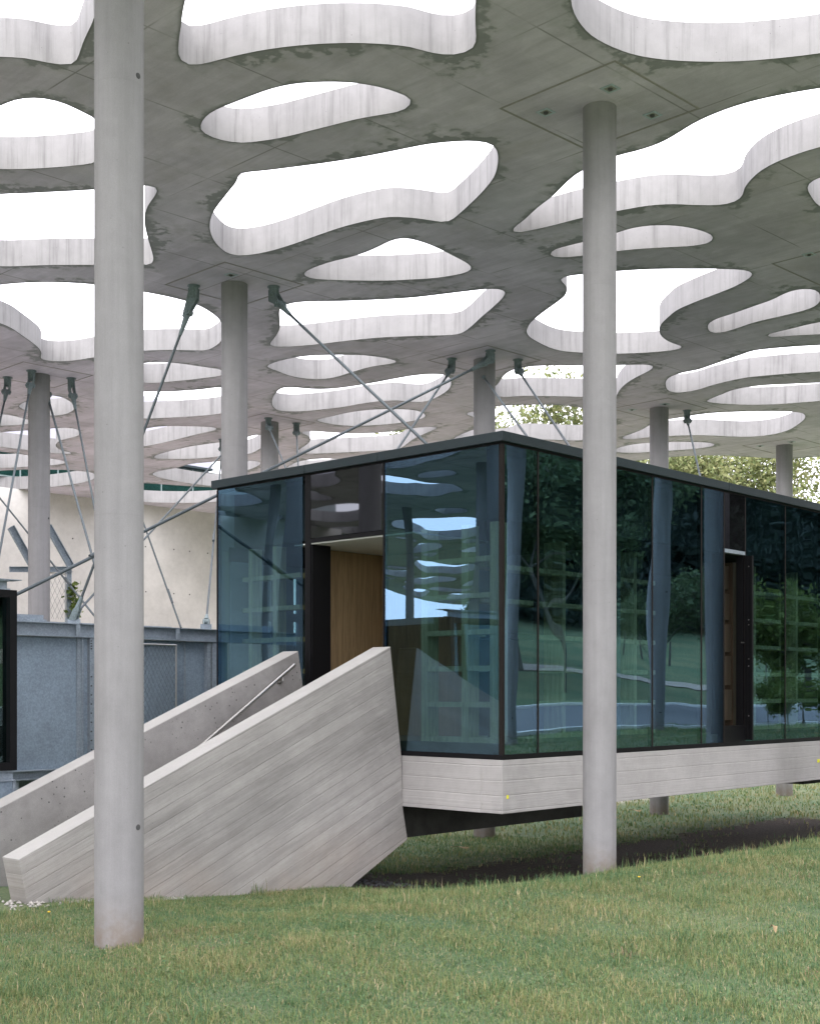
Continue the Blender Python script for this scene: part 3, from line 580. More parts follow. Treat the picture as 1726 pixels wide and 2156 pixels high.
# concrete beam ring, roof, floor
bt = MB(); bt.box(0, LX, 0, 0.3, ZC, ZS); bt.build('concrete_beam', M['beam'], pv, bevel=0.006)
bt = MB(); bt.box(0, 0.3, 0.3, LY, ZC, ZS); o = bt.build('concrete_beam', M['beam'], pv)
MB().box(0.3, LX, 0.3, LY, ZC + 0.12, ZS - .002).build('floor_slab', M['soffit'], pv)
MB().box(0.12, LX, 0.12, LY - .05, ZS + .002, -0.6).build('interior_floor', M['floor_in'], pv)
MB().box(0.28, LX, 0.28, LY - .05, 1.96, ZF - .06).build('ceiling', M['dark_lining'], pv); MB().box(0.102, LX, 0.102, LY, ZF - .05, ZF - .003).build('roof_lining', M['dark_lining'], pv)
# fascia segments with joints
def seg_y(y0, y1): MB().box(-0.04, 0.10, y0, y1, ZF, ZT).build('roof_edge', M['fascia'], pv, bevel=0.004)
s1, s2 = on_x(799), on_x(645)
seg_y(-0.04, s1 - .004); seg_y(s1 + .004, s2 - .004); seg_y(s2 + .004, LY + 0.06)
xj = on_y((1188 / 2.4657 + 1220) * .899, 0)
MB().box(0.103, xj - .004, -0.04, 0.10, ZF, ZT).build('roof_edge', M['fascia'], pv, bevel=0.004)
MB().box(xj + .004, LX, -0.04, 0.10, ZF, ZT).build('roof_edge', M['fascia'], pv, bevel=0.004)
MB().box(0.103, LX, 0.103, LY, ZT - 0.06, ZT - 0.03).build('roof_surface', M['fascia'], pv)
# black sill and head strips
MB().box(0.0, 0.10, 0.0, LY, ZS + .001, ZB).build('sill', M['black'], pv); MB().box(0.103, LX, 0.0, 0.10, ZS + .001, ZB).build('sill', M['black'], pv)
MB().box(0.015, 0.10, 0.015, LY, ZG, ZF - .001).build('head_strip', M['black'], pv); MB().box(0.103, LX, 0.015, 0.10, ZG, ZF - .001).build('head_strip', M['black'], pv)
def pane(plane, a, b, z0, z1, mat='glass', name='glass_pane'):
    m = MB(); g = 0.006
    (m.box(0.012, 0.020, a + g, b - g, z0, z1) if plane == 'x' else m.box(a + g, b - g, 0.012, 0.020, z0, z1)); return m.build(name, M[mat], pv)
def post(plane, c, w, z0=ZB, z1=ZG, d0=0.008, d1=0.07, mat='mullion', name='mullion'):
    m = MB(); (m.box(d0, d1, c - w / 2, c + w / 2, z0, z1) if plane == 'x' else m.box(c - w / 2, c + w / 2, d0, d1, z0, z1)); return m.build(name, M[mat], pv)
# left face
MB().box(0.004, 0.05, 0.004, 0.05, ZB, ZG).build('corner_post', M['mullion'], pv)
yd0, yd1 = on_x(805), on_x(650); yl = on_x(636)
pane('x', 0.055, yd0 - .03, ZB, ZG); pane('x', yl + .0, LY - .03, ZB, ZG)
post('x', yd0 - .015, .03, mat='black'); post('x', yd1 + .03, 0.10, mat='black', d1=0.09); post('x', LY - .015, .03, mat='black')
DT = 1.88
pane('x', yd0, yd1 - .02, DT + .06, ZG, 'transom', 'transom_panel')
MB().box(0.003, 0.30, yd0, yd1 - .02, DT, DT + .05).build('door_head', M['black'], pv)
# vestibule behind the open door
MB().box(0.022, 0.34, yd1 - .045, yd1 - .0225, ZB, 1.861).build('door_jamb', M['black'], pv)
MB().box(0.024, 1.66, yd0 - .5, yd1 + .3, 1.862, 1.879).build('vestibule_ceiling', M['white'], pv)
od = empty('oak_door'); od.parent = pv
MB().box(1.60, 1.645, yd0 - .45, on_x(725, 1.6), -0.6, 1.855).build('door_leaf', M['oak'], od)
MB().box(1.596, 1.65, on_x(725, 1.6) + .006, on_x(695, 1.6), -0.6, 1.855).build('side_panel', M['oak'], od)
for z in (0.05, 0.68, 1.28): MB().box(1.45, 1.59, on_x(702, 1.5), on_x(694, 1.5), z, z + .03).build('side_shelf', M['brown'], od)
MB().box(0.34, 1.596, yd1 + .26, yd1 + .29, -0.6, 1.855).build('vestibule_wall', M['oak'], pv)
MB().box(1.15, 1.60, yd0 - .39, yd0 - .36, -0.6, 1.855).build('vestibule_wall', M['interior'], pv)
# right face
xs = [0.664, 1.86, 3.056, 4.264, 4.862, 5.455, 6.65, 7.85, 9.05, 10.25, 11.45, 12.65, 13.97]
px = 0.055
for i, x in enumerate(xs):
    if i == 5: pane('y', px, x, 1.97, ZG, 'transom', 'transom_panel')
    else: pane('y', px, x, ZB, ZG)
    post('y', x, .026); px = x
# narrow open door in the right face
x0, x1 = 4.875, 5.442
MB().box(x0, x1, 0.004, 0.09, 1.915, 1.965).build('door_head', M['galv'], pv)
MB().box(x0, x1, 0.006, 0.22, ZB, -0.49).build('threshold', M['black'], pv)
MB().box(x0 + .001, x0 + .03, 0.024, on_x(1499, x0 + .01), ZB, 1.91).build('door_jamb', M['black'], pv)
MB().box(x1 - .03, x1 - .001, 0.024, 0.13, -0.49, 1.91).build('door_jamb', M['black'], pv)
dl = MB(); dl.box(x1 - .02, x1 + .015, -0.115, 0.003, ZB + .02, 1.90); dl.box(x1 - .03, x1 - .02, -0.10, -0.085, ZB + .03, 1.89); dl.box(x1 - .03, x1 - .02, -0.05, -0.04, ZB + .03, 1.89)
dleaf = dl.build('narrow_door', M['black'], pv)
hm = MB()
for z in (-.35, .35, .45, .93, 1.0, 1.75): hm.tube((x1 - .031, -.065, z), (x1 - .028, -.065, z), .008, n=10)
hm.build('screw_row', M['steel'], dleaf)
lv = MB(); lv.tube((x1 - .03, .01, .68), (x1 - .10, .01, .68), .008); lv.build('handle', M['steel'], pv)
# rear and end walls let daylight in
for a in np.arange(0.0, LX - .5, 1.2): pane_ = MB().box(a + .02, a + 1.18, LY - .02, LY - .012, ZB, ZG).build('rear_pane', M['glass'], pv)
MB().box(LX - .06, LX, 0.1, LY, ZB, ZG).build('end_wall', M['interior'], pv)
MB().box(2.9, 2.96, yd1 + .3, LY - .6, -0.6, 2.6).build('partition', M['interior'], pv)
MB().box(3.6, 3.66, .9, LY - .03, -0.6, 2.6).build('partition', M['interior'], pv)
MB().box(3.66, LX - .2, 2.9, 2.96, -0.6, 2.6).build('partition', M['brown'], pv)
MB().box(on_y(1066, 0.0) - 0, on_y(1070, 0.0), -.004, -.001, -1.20, -1.16).build('tag', M['yellow'], pv)
MB().box(on_y(1720, 0.0), on_y(1725, 0.0), -.004, -.001, -1.10, -1.05).build('tag', M['yellow'], pv)
# dark haunches below the beam
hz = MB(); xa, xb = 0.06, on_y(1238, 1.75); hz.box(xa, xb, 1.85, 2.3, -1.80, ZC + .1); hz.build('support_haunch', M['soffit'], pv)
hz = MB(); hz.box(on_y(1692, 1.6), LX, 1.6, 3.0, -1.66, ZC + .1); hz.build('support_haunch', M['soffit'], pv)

# bookshelves close behind the glass (each board its own part)
def shelf(root, plane, off, depth, a, b, ups, zs, w=0.10, mat='pine'):
    zmax = 1.93
    for c in ups:
        m = MB(); (m.box(off, off + depth, c - w / 2, c + w / 2, -0.59, zmax) if plane == 'x' else m.box(c - w / 2, c + w / 2, off, off + depth, -0.59, zmax)); m.build('upright', M[mat], root)
    for z in zs:
        m = MB(); (m.box(off - .004, off + depth - .02, a, b, z - .03, z + .03) if plane == 'x' else m.box(a, b, off - .004, off + depth - .02, z - .03, z + .03)); m.build('shelf', M[mat], root)
ZSH = [-0.57, -0.16, 0.26, 0.68, 1.10, 1.52]
sh = pav('bookshelf', label='pale wood shelf grid behind the blue glass left of the pavilion corner', cat='bookshelf', group='pale shelf grids inside the pavilion')
shelf(sh, 'x', 0.26, 0.20, 0.30, 1.45, [on_x(893, .26), on_x(978, .26), 0.34], ZSH, .10)
sh = pav('bookshelf', label='pale wood shelf grid behind the glass pane left of the entrance', cat='bookshelf', group='pale shelf grids inside the pavilion')
shelf(sh, 'x', 0.26, 0.18, on_x(632, .26), LY - .25, [on_x(578, .26), on_x(527, .26), on_x(478, .26)], ZSH, .07)
sh = pav('bookshelf', label='long pale wood shelf grid faint behind the right-hand glass facade', cat='bookshelf', group='pale shelf grids inside the pavilion')
shelf(sh, 'y', 0.95, 0.30, 0.75, 4.6, [on_y(1187, .95), 4.1], ZSH, .07)
sh = pav('bookshelf', label='pale wood shelf grid faint behind the glass right of the narrow door', cat='bookshelf', group='pale shelf grids inside the pavilion')
shelf(sh, 'y', 0.80, 0.30, 6.6, 12, [7.2, 8.6, 10.0], ZSH, .07)
cc = pav('cabinet', label='brown wooden cabinet behind the corner pane of the left face', cat='cabinet')
MB().box(.9, 1.6, on_x(1052, .9), on_x(988, .9), -0.56, .62).build('body', M['brown'], cc); MB().box(.86, 1.6, on_x(1056, .9), on_x(975, .9), .63, .70).build('top', M['black'], cc)
for a_, b_, z0_, z1_ in ((on_x(519, .9) + .0, LY - .25, -.59, 1.72),): pass
ry = LY - .22
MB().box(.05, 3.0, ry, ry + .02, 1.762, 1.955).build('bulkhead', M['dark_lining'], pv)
for a_, b_ in ((.08, .74), (.80, 1.22), (1.28, 3.0)): MB().box(a_, b_, ry, ry + .02, -0.59, 1.76).build('rear_lining', M['pale_lining'], pv)
for a_, b_ in ((.74, .80), (1.22, 1.28)):
    for z0_, z1_ in ((-.59, .60), (.98, 1.10), (1.62, 1.76)): MB().box(a_ + .001, b_ - .001, ry, ry + .02, z0_, z1_).build('rear_lining', M['pale_lining'], pv)
cb = pav('cabinet', label='brown stepped wooden cabinet seen inside the narrow open door', cat='cabinet')
cx0, cx1, cx2 = on_y(1524, .32), on_y(1543, .32), on_y(1550, .32)
MB().box(cx0 - .1, cx2 + .9, 0.62, 0.66, -0.6, 1.85).build('back_panel', M['brown'], cb)
for i, (za_, zb_) in enumerate(((-.42, .02), (.08, .50), (.56, .96), (1.02, 1.40), (1.46, 1.8))): MB().box(cx0, cx1 - .02 + .05 * (i == 2), 0.33 + .012 * i, 0.36 + .012 * i, za_, zb_).build('drawer_front', M['brown'], cb)
MB().box(cx1, cx2, 0.32, 0.61, -0.6, 1.85).build('edge_board', M['brown'], cb)
MB().box(cx2 + .002, cx2 + .03, 0.30, 0.9, -0.6, 1.85).build('side_panel', M['black'], cb)

# ------------------------------------------------------------------ stair with two parapet walls
st = pav('entrance_stair', label='board-marked concrete entrance stair with two sloping parapet walls', cat='stair')
Y0, TW = on_x(848), 0.29
def wp(y0, pts): return [(on_y(px, y0, py)[0], on_y(px, y0, py)[1]) for px, py in pts]
def par(name, y0, poly, mat_face, capped, side=1):
    w = MB(); w.prism([(x, y0, z) for x, z in poly], (0, TW, 0)); o = w.build(name, mat_face, st, bevel=0.006); return o
top_r, low_l = (822, 1363), (40, 1812)
poly = wp(Y0, [top_r, (845, 1591), (848, 1700), (858, 1768), (745, 1862), (690, 1925), (64, 1935), low_l])
near_wall = par('parapet_wall', Y0, poly, M['stair'], True)
def cap(y0, a, b, nm='coping'):
    (xa, za), (xb, zb) = a, b; e = 0.003
    m = MB(); m.prism([(xa + .0, y0 + .002, za), (xb, y0 + .002, zb), (xb, y0 + .002, zb + .006), (xa, y0 + .002, za + .006)], (0, TW - .004, 0)); return m.build(nm, M['cap'], st)
cap(Y0, poly[0], poly[-1])
Y1 = on_x(652) - 0.0
ia = on_y(628, Y1, 1372); ib = on_y(0, Y1, 1703); sl = (ia[1] - ib[1]) / (ia[0] - ib[0]); xe = ib[0] - 0.35
fw = [ia, on_y(640, Y1, 1460), (on_y(640, Y1, 1460)[0] + .02, -2.6), (xe + .12, -2.6), (xe, ib[1] - sl * 0.35)]
w = MB(); w.prism([(x, Y1, z) for x, z in fw], (0, TW, 0)); w.build('parapet_wall', M['rough'], st, bevel=0.006)
cap(Y1, fw[0], fw[-1])
sm = MB()
for i in range(9):
    z1 = -0.62 - 0.165 * i; sm = MB().box(-0.30 - .36 * i - (0 if i else 0), -0.001 if i == 0 else -0.30 - .36 * (i - 1), Y0 + TW + .002, Y1 - .002, z1 - .35, z1); sm.build('step', M['rough'], st)
hr = empty('handrail'); hr.parent = st
pa = on_y(620, Y1 - .07, 1400); pb = on_y(420, Y1 - .07, 1573); pe = (pb[0] - .8, pb[1] - .8 * (pa[1] - pb[1]) / (pa[0] - pb[0]))
MB().tube((pa[0], Y1 - .07, pa[1]), (pe[0], Y1 - .07, pe[1]), .021, n=16).build('rail', M['steel'], hr, smooth=True)
for px_, py_ in ((588, 1430), (440, 1560)):
    b = on_y(px_, Y1, py_ + 6); m = MB(); m.tube((b[0], Y1, b[1]), (b[0], Y1 - .012, b[1]), .036, n=20); m.tube((b[0], Y1 - .01, b[1]), (b[0], Y1 - .07, b[1] + .01), .008); m.tube((b[0], Y1 - .07, b[1] + .01), (b[0], Y1 - .07, b[1] + .06), .008); m.build('bracket', M['steel'], hr, smooth=True)

# ------------------------------------------------------------------ galvanised gallery on the left
ga = pav('steel_gallery', label='long galvanised steel gallery with sheet panels and mesh behind the stair', cat='gallery')
G0 = 8.24
def gz(px, py): return on_y(px, G0, py)[1]
zt1, zt0 = gz(36, 1308), gz(36, 1338); zb1, zb0 = gz(60, 1622), gz(60, 1642)
gxa, gxb = on_y(-420, G0), on_y(700, G0)
def ibeam(x0, x1, z0, z1, y0, name, parent, fl=0.10):
    m = MB(); m.box(x0, x1, y0, y0 + fl, z1 - .014, z1); m.box(x0, x1, y0, y0 + fl, z0, z0 + .014); m.box(x0, x1, y0 + fl * .45, y0 + fl * .55, z0 + .014, z1 - .014); return m.build(name, M['galv'], parent)
for a, b in ((gxa, on_y(163, G0)), (on_y(163, G0) + .01, on_y(372, G0)), (on_y(372, G0) + .01, on_y(452, G0)), (on_y(452, G0) + .01, gxb)):
    ibeam(a, b, zt0, zt1, G0 - .1, 'top_beam', ga, .16); ibeam(a, b, zb0, zb1, G0 - .1, 'bottom_beam', ga, .16)
MB().box(gxa, on_y(121, G0), G0 + .3, G0 + .9, zt1 + .001, zt1 + .06).build('roof_plate', M['galv'], ga)
MB().box(gxa, on_y(118, G0), G0 + .35, G0 + .38, zt1 + .06, zt1 + .13).build('roof_plate', M['galv'], ga)
MB().box(on_y(124, G0), on_y(400, G0), G0 + .5, G0 + .9, zt1 + .001, zt1 + .045).build('roof_plate', M['galv'], ga)
MB().box(gxa, gxb, G0 + .06, G0 + 3, zt1 - .05, zt1 - .001).build('roof_deck', M['galv'], ga)
MB().box(gxa, gxb, G0 + .06, G0 + 3, zb0, zb0 + .1).build('deck', M['galv'], ga)
def gpanel(p0, p1, name='sheet_panel', y=G0 + .03, z0=zb1, z1=zt0, mat='galv_panel'):
    return MB().box(on_y(p0, G0), on_y(p1, G0), y, y + .02, z0 + .002, z1 - .002).build(name, M[mat], ga)
def gpost(p0, p1, y0=G0 - .07, y1=G0 + .05, mat='galv', z0=zb1, z1=zt0, name='post'):
    return MB().box(on_y(p0, G0), on_y(p1, G0), y0, y1, z0 + .001, z1 - .001).build(name, M[mat], ga)
gpanel(-200, 36); gpanel(38, 162); gpost(162, 169, G0 - .01); gpost(169, 172, G0 - .05); gpanel(172, 184, y=G0 + .0)
gpost(184, 197, G0 - .075, G0 - .06); gpost(186, 188, G0 - .06); gpost(197.6, 199, G0 - .09); gpanel(199, 372)
gpanel(372, 440); gpost(389, 391, G0 - .0); gpost(432, 439, G0 - .06); gpost(441, 453, G0 - .08, G0 - .065); gpost(446, 448, G0 - .064)
gpanel(453, 690)
bo = MB()
for i in range(16):
    z = zt0 - .04 - i * .14 if i > 3 else zt0 - .05 - i * .04; x = on_y(192, G0 - .075)
    if z > zb1: bo.tube((x, G0 - .075, z), (x, G0 - .088, z), .011, n=8)
bo.build('bolt_row', M['tie'], ga)
for x in (on_y(163, G0), on_y(372, G0)):
    MB().box(x - .09, x - .02, G0 - .11, G0 - .10, zt0 + .02, zt1 - .02).build('splice_plate', M['galv'], ga)
# wire mesh frame in front of one bay
mf = empty('mesh_frame'); mf.parent = ga
xa_, xb_ = on_y(212, G0 - .15), on_y(371, G0 - .15); za_, zb_ = zb1 + .05, zt0 - .08
for a, b in (((xa_, za_), (xa_, zb_)), ((xb_, za_), (xb_, zb_)), ((xa_, zb_), (xb_, zb_)), ((xa_, za_), (xb_, za_))):
    MB().tube((a[0], G0 - .15, a[1]), (b[0], G0 - .15, b[1]), .016, n=10).build('frame_tube', M['steel'], mf)
wm = MB()
def wires(m, x0, x1, z0, z1, y, pitch=.075, tall=1.9, r=.003):
    for s in (-1, 1):
        c = z0 - (x1 - x0) * tall if s > 0 else z0
        while c < z1 + ((x1 - x0) * tall if s < 0 else 0):
            a = [x0, c]; b = [x1, c + s * tall * (x1 - x0)]
            def clip(a, b):
                t0, t1 = 0.0, 1.0; dz = b[1] - a[1]
                ta, tb = sorted(((z0 - a[1]) / dz, (z1 - a[1]) / dz)); t0, t1 = max(0, ta), min(1, tb)
                return None if t1 - t0 < .01 else ([a[0] + (b[0] - a[0]) * t0, a[1] + dz * t0], [a[0] + (b[0] - a[0]) * t1, a[1] + dz * t1])
            q = clip(a, b)
            if q: m.tube((q[0][0], y, q[0][1]), (q[1][0], y, q[1][1]), r, n=3, caps=False)
            c += pitch * tall
wires(wm, xa_, xb_, za_, zb_, G0 - .15); wm.build('wire_mesh', M['rod'], mf)
for z in np.linspace(za_ + .15, zb_ - .15, 5):
    for x in (xa_, xb_): MB().tube((x - .05, G0 - .15, z), (x + .03, G0 - .06, z), .008, n=6).build('clip', M['galv'], mf)
# lower storey of the gallery
gpanel(-200, 28, z0=-2.4, z1=zb0); gpost(28, 34, z0=-2.4, z1=zb0); gpanel(36, 200, y=G0 + .5, z0=-2.4, z1=zb0); gpanel(200, 690, y=G0 + .5, z0=-2.4, z1=zb0)

# braces, post and small mesh above the gallery
br = pav('steel_bracing', label='galvanised bracing of two diagonals, crossbar and post on the gallery roof', cat='bracing')
BY = 14.6
def bp(px, py): a = on_y(px, BY, py); return Vector((a[0], BY, a[1]))
def flat(p0, p1, w, name):
    m = MB(); d = (p1 - p0).normalized(); s = Vector((-d.z, 0, d.x)) * w / 2
    m.prism([p0 - s, p1 - s, p1 + s, p0 + s], (0, .012, 0)); m.prism([p0 - s, p1 - s, p1 - s * .86, p0 - s * .86], (0, -.05, 0)); m.prism([p0 + s * .86, p1 + s * .86, p1 + s, p0 + s], (0, -.05, 0)); return m.build(name, M['galv'], br)
flat(bp(22, 1110), bp(72, 1200), .15, 'diagonal'); flat(bp(100, 1108), bp(149, 1194), .15, 'diagonal')
flat(bp(20, 1199), bp(151, 1199), .11, 'crossbar')
MB().box(on_y(141, BY), on_y(151, BY), BY, BY + .08, bp(36, 1306).z, bp(150, 1194).z).build('post', M['galv'], br)
m = MB(); wires(m, on_y(105, BY), on_y(138, BY), bp(36, 1300).z, bp(100, 1207).z, BY + .02, .11); m.build('wire_mesh', M['rod'], br)
for a, b in (((104, 1206), (140, 1209)), ((139, 1208), (139, 1300))): MB().tube(bp(*a), bp(*b), .012, n=8).build('frame_tube', M['steel'], br)

# neighbouring glazed cabin at the left border
gc = pav('glazed_cabin', label='black-framed greenish glazed cabin cut by the left border of the picture', cat='cabin')
K0 = on_x(36, on_y(36, 0)) ; 
KY = 3.95
def kp(px, py): return on_y(px, KY, py)
kx = kp(36, 1243)[0]; kt = kp(36, 1243)[1]; kb = kp(36, 1622)[1]; fwid = .085
MB().box(kx - fwid, kx, KY, KY + .3, kb, kt).build('frame', M['black'], gc)
MB().box(kx - 3.4, kx - fwid - .001, KY, KY + .3, kt - .085, kt).build('frame', M['black'], gc); MB().box(kx - 3.4, kx - fwid - .001, KY, KY + .3, kb, kb + .085).build('frame', M['black'], gc)
MB().box(kx - 3.4, kx - fwid - .001, KY + .08, KY + .09, kb + .086, kt - .086).build('glass_pane', M['glass_green'], gc)
MB().box(kx - 3.4, kx - .02, KY + .3, KY + 2.6, kt - .1, kt).build('roof', M['interior'], gc); MB().box(kx - 3.4, kx - .02, KY + .3, KY + 2.6, kb, kb + .1).build('floor', M['interior'], gc)
MB().box(kx - 3.4, kx - .02, KY + 2.6, KY + 2.65, kb, kt).build('rear_wall', M['interior'], gc)
MB().box(kx - 3.4, kx - 3.36, KY + .301, KY + 2.6, kb + .101, kt - .101).build('side_wall', M['black'], gc)
MB().box(kx - .06, kx - .02, KY + .301, KY + 2.6, kb + .101, kt - .101).build('side_wall', M['black'], gc)
ibeam(kx - 3.4, kx - .07, kt + .002, kt + .11, KY + .02, 'roof_beam', gc, .16); MB().box(kx - 3.4, kx + .06, KY + .0, KY + .2, kt + .111, kt + .12).build('roof_plate', M['galv'], gc)
ibeam(kx - 3.4, kx - .0, kb - .12, kb - .002, KY + .02, 'floor_beam', gc, .16)
MB().box(kx - 3.4, kx - .03, KY + .06, KY + .08, -2.2, kb - .121).build('sheet_panel', M['galv_panel'], gc); MB().box(kx - .03, kx, KY + .03, KY + .1, -2.2, kb - .121).build('post', M['galv'], gc)

# ------------------------------------------------------------------ back building (cream wall and upper storey)
bb = pav('back_building', label='large cream concrete building wall closing the canopy at the left rear', cat='building')
W0 = 26.2; wx1 = on_y(455, W0); wx0 = local((-32.6, 14.6))[0]; wx2 = wx1 + 1.0
MB().box(wx0, wx2, W0, W0 + .5, -4.5, ROOF).build('wall', M['wall'], bb)
MB().box(wx0, wx2, W0 + .3, W0 + .6, ROOF + TH + .01, 7.5).build('upper_wall', M['interior'], bb)
MB().box(wx0, on_y(449, W0), W0 + .05, W0 + 4, 7.58, 9.6).build('parapet', simple('lavender_grey_cladding', (0.42, 0.42, 0.48), .7), bb)
MB().box(wx0, on_y(449, W0), W0 + .0, W0 + .3, 7.5, 7.57).build('soffit_line', M['fascia'], bb)
x = wx0
while x < wx2 - 1.3:
    if x > on_y(-500, W0): MB().box(x + .03, x + 1.27, W0 + .27, W0 + .29, ROOF + TH + .05, 7.48).build('window', M['glass_green'], bb)
    x += 1.3
hh = MB()
for px_, py_ in ((153, 1134), (306, 1151), (366, 1157), (399, 1161), (437, 1165), (307, 1246), (366, 1250), (399, 1252)):
    a = on_y(px_, W0, py_); hh = MB(); hh.tube((a[0], W0, a[1]), (a[0], W0 - .01, a[1]), .024, n=10); hh.build('tie_hole', M['tie'], bb)

# ------------------------------------------------------------------ tension rods
def rod(label, top, bot, rad=.028, buckle=None, head=True, foot=False):
    """top=(px,py) on the slab, bot=(px,py,Y) point the line runs to"""
    rad *= .62; T3 = roof_pt(*top); T3 = Vector((T3[0], T3[1], ROOF)); B3 = Vector((ray(bot[0]) * bot[2], bot[2], (HZ - bot[1]) / F * bot[2]))
    r = empty('tension_rod', T3, label=label, cat='tension rod', group='steel tension rods between canopy and cabins'); B = B3 - T3; d = B.normalized()
    hd = Vector((d.x, d.y, 0)); hd = hd.normalized() if hd.length > 1e-3 else Vector((1, 0, 0)); side = Vector((-hd.y, hd.x, 0))
    s0 = 0.0
    if head:
        m = MB(); m.lathe((0, 0, -.015), [(.095, 0), (.095, .014)], 20)
        c = Vector((0, 0, -.015)); w_, h_ = .07, .17
        m.tube(c, c + Vector((0, 0, -h_)), w_, w_ * .96, 16)
        pin = c + Vector((0, 0, -h_ + .02)) + d * .24
        for s in (-1, 1):
            o = side * (.035 * s); q = [c + Vector((0, 0, -.03)) + o + hd * w_, c + Vector((0, 0, -.03)) + o - hd * w_, c + Vector((0, 0, -h_ - .03)) + o - hd * w_ * .9, pin + d * .08 + o - hd * .02, pin + d * .08 + o + hd * .05, c + Vector((0, 0, -h_ * .5)) + o + hd * w_]
            m.prism(q, side * (.018 * s))
        m.build('bracket', M['rod_dark'], r, smooth=True)
        m = MB(); m.tube(pin - side * .075, pin + side * .075, .052, n=18); m.tube(pin - side * .09, pin + side * .09, .024, n=12); m.build('pin', M['rod_dark'], r, smooth=True)
        m = MB(); m.tube(pin, pin + d * .10, .05, .045, 12); m.tube(pin + d * .10, pin + d * .36, .045, rad + .006, 14); m.build('fork_end', M['rod_dark'], r, smooth=True); s0 = pin + d * .34
    else: s0 = d * .02
    fb = B
    if foot: fb = B - d * .35
    MB().tube(s0, fb, rad, n=12).build('bar', M['rod'], r, smooth=True)
    if buckle:
        c = B * buckle; MB().tube(c - d * .2, c + d * .2, rad + .007, n=12).build('turnbuckle', M['rod'], r, smooth=True)
    if foot:
        m = MB(); m.tube(fb, B - d * .12, rad + .006, .05, 14)
        for s in (-1, 1): m.prism([B - d * .16 + side * .03 * s + hd * .05, B - d * .16 + side * .03 * s - hd * .05, B + d * .03 + side * .03 * s - hd * .06, B + d * .03 + side * .03 * s + hd * .06], side * .016 * s)
        m.tube(B - side * .06 - d * .07, B + side * .06 - d * .07, .045, n=16); m.build('foot_fork', M['rod_dark'], r, smooth=True)
        MB().box(B.x - .09, B.x + .09, B.y - .03, B.y + .03, B.z - .12, B.z - .01).build('foot_plate', M['galv'], r)
    return r
def YG(px): m = on_y(px, G0); return CC[1] + V[1] * G0 + U[1] * m
rod('thick rod falling left from the bracket beside the second column to the gallery', (408, 601), (156, 1302, YG(156)), .033, None, True, True)
rod('rod running down right from the bracket right of the second column onto the pavilion roof', (576, 603), (930, 965, 16.2), .033)
rod('longest rod running from the column behind the roof corner down to the left cabin', (1032, 738), (30, 1254, 16.2), .036, .865)
rod('rod falling left from the bracket left of the corner column', (951, 755), (815, 978, 18.6), .03)
rod('rod falling right from the bracket beside the corner column', (1090, 757), (1215, 965, 17.6), .03)
rod('rod emerging from behind the corner column and falling right', (1012, 765), (1150, 975, 17.4), .03, head=True)
rod('lone rod hanging beside the column behind the right roof edge', (1446, 864), (1490, 1075, 22), .03)
rod('thin far rod hanging from the slender far column', (565, 880), (612, 1010, 24), .028)
rod('far rod hanging straight down just right of the slender far column', (624, 891), (629, 1010, 25), .028)
rod('leftmost rod leaving the picture at the left border', (16, 794), (-60, 1160, 21), .03)
rod('left rod crossing in front of the column before the cream wall', (66, 780), (-26, 1300, 19), .031)
rod('rod starting behind the column before the cream wall and falling right', (96, 800), (212, 1235, 20.5), .033)
rod('rod right of the column before the cream wall, running behind the nearest column', (150, 796), (232, 1240, 23), .031)
rod('thin far rod crossing the cream wall right of the nearest column', (236, 900), (381, 1322, 26), .03, .86)
rod('far rod crossing the bracing on the gallery roof', (-60, 960), (206, 1306, 24), .032, .82)
rod('steep rod rising from the gallery past the left edge of the pavilion', (468, 925), (434, 1313, YG(434)), .03, .62, True, True)
rod('rod rising from the gallery to the right behind the nearest column', (500, 905), (160, 1292, YG(160) + .1), .03, None)

# ------------------------------------------------------------------ vegetation
def leaf_mat(name, c0, c1):
    t = NT(name); at_ = t.n('Attribute', attribute_name='tint'); c = t.mix(at_.outputs['Fac'], c0, c1)
    p = t.n('BsdfPrincipled'); t.L(c, p.inputs['Base Color']); p.inputs['Roughness'].default_value = 0.6; p.inputs['Specular IOR Level'].default_value = 0.25
    tl = t.n('BsdfTranslucent'); t.L(c, tl.inputs['Color']); mxs = t.n('MixShader'); mxs.inputs[0].default_value = 0.3
    t.L(p.outputs[0], mxs.inputs[1]); t.L(tl.outputs[0], mxs.inputs[2]); t.L(mxs.outputs[0], t.out.inputs[0]); return t.m
M['leaf_autumn'] = leaf_mat('autumn_leaves', (0.12, 0.16, 0.06), (0.27, 0.27, 0.12))
M['leaf_green'] = leaf_mat('green_leaves', (0.05, 0.085, 0.04), (0.12, 0.16, 0.07))
M['leaf_light'] = leaf_mat('light_leaves', (0.10, 0.16, 0.04), (0.22, 0.27, 0.07))
M['needle'] = leaf_mat('dark_needles', (0.012, 0.022, 0.017), (0.032, 0.048, 0.034))
M['bark'] = simple('bark', (0.11, 0.10, 0.085), 0.9, 0.2, 0, 0.3, 12)
def leaves_mesh(name, C, size, seed, asp=0.5, tint_var=1.0, ntint=None):
    r = np.random.default_rng(seed); n = len(C); a = r.normal(size=(n, 3)); a /= np.linalg.norm(a, axis=1)[:, None]; b = np.cross(a, r.normal(size=(n, 3))); b /= np.linalg.norm(b, axis=1)[:, None]
    s = size * r.uniform(.6, 1.3, (n, 1)); a = a * s; b = b * s * asp
    Vv = np.stack([C - a, C - a * .1 + b, C + a, C - a * .1 - b], 1).reshape(-1, 3)
    me = np_mesh(name, Vv, np.arange(4 * n), np.full(n, 4)); t_ = np.repeat(np.clip(r.beta(1.4, 2.2, n) if ntint is None else ntint, 0, 1), 4).astype(np.float32)
    me.attributes.new('tint', 'FLOAT', 'POINT').data.foreach_set('value', t_); return me
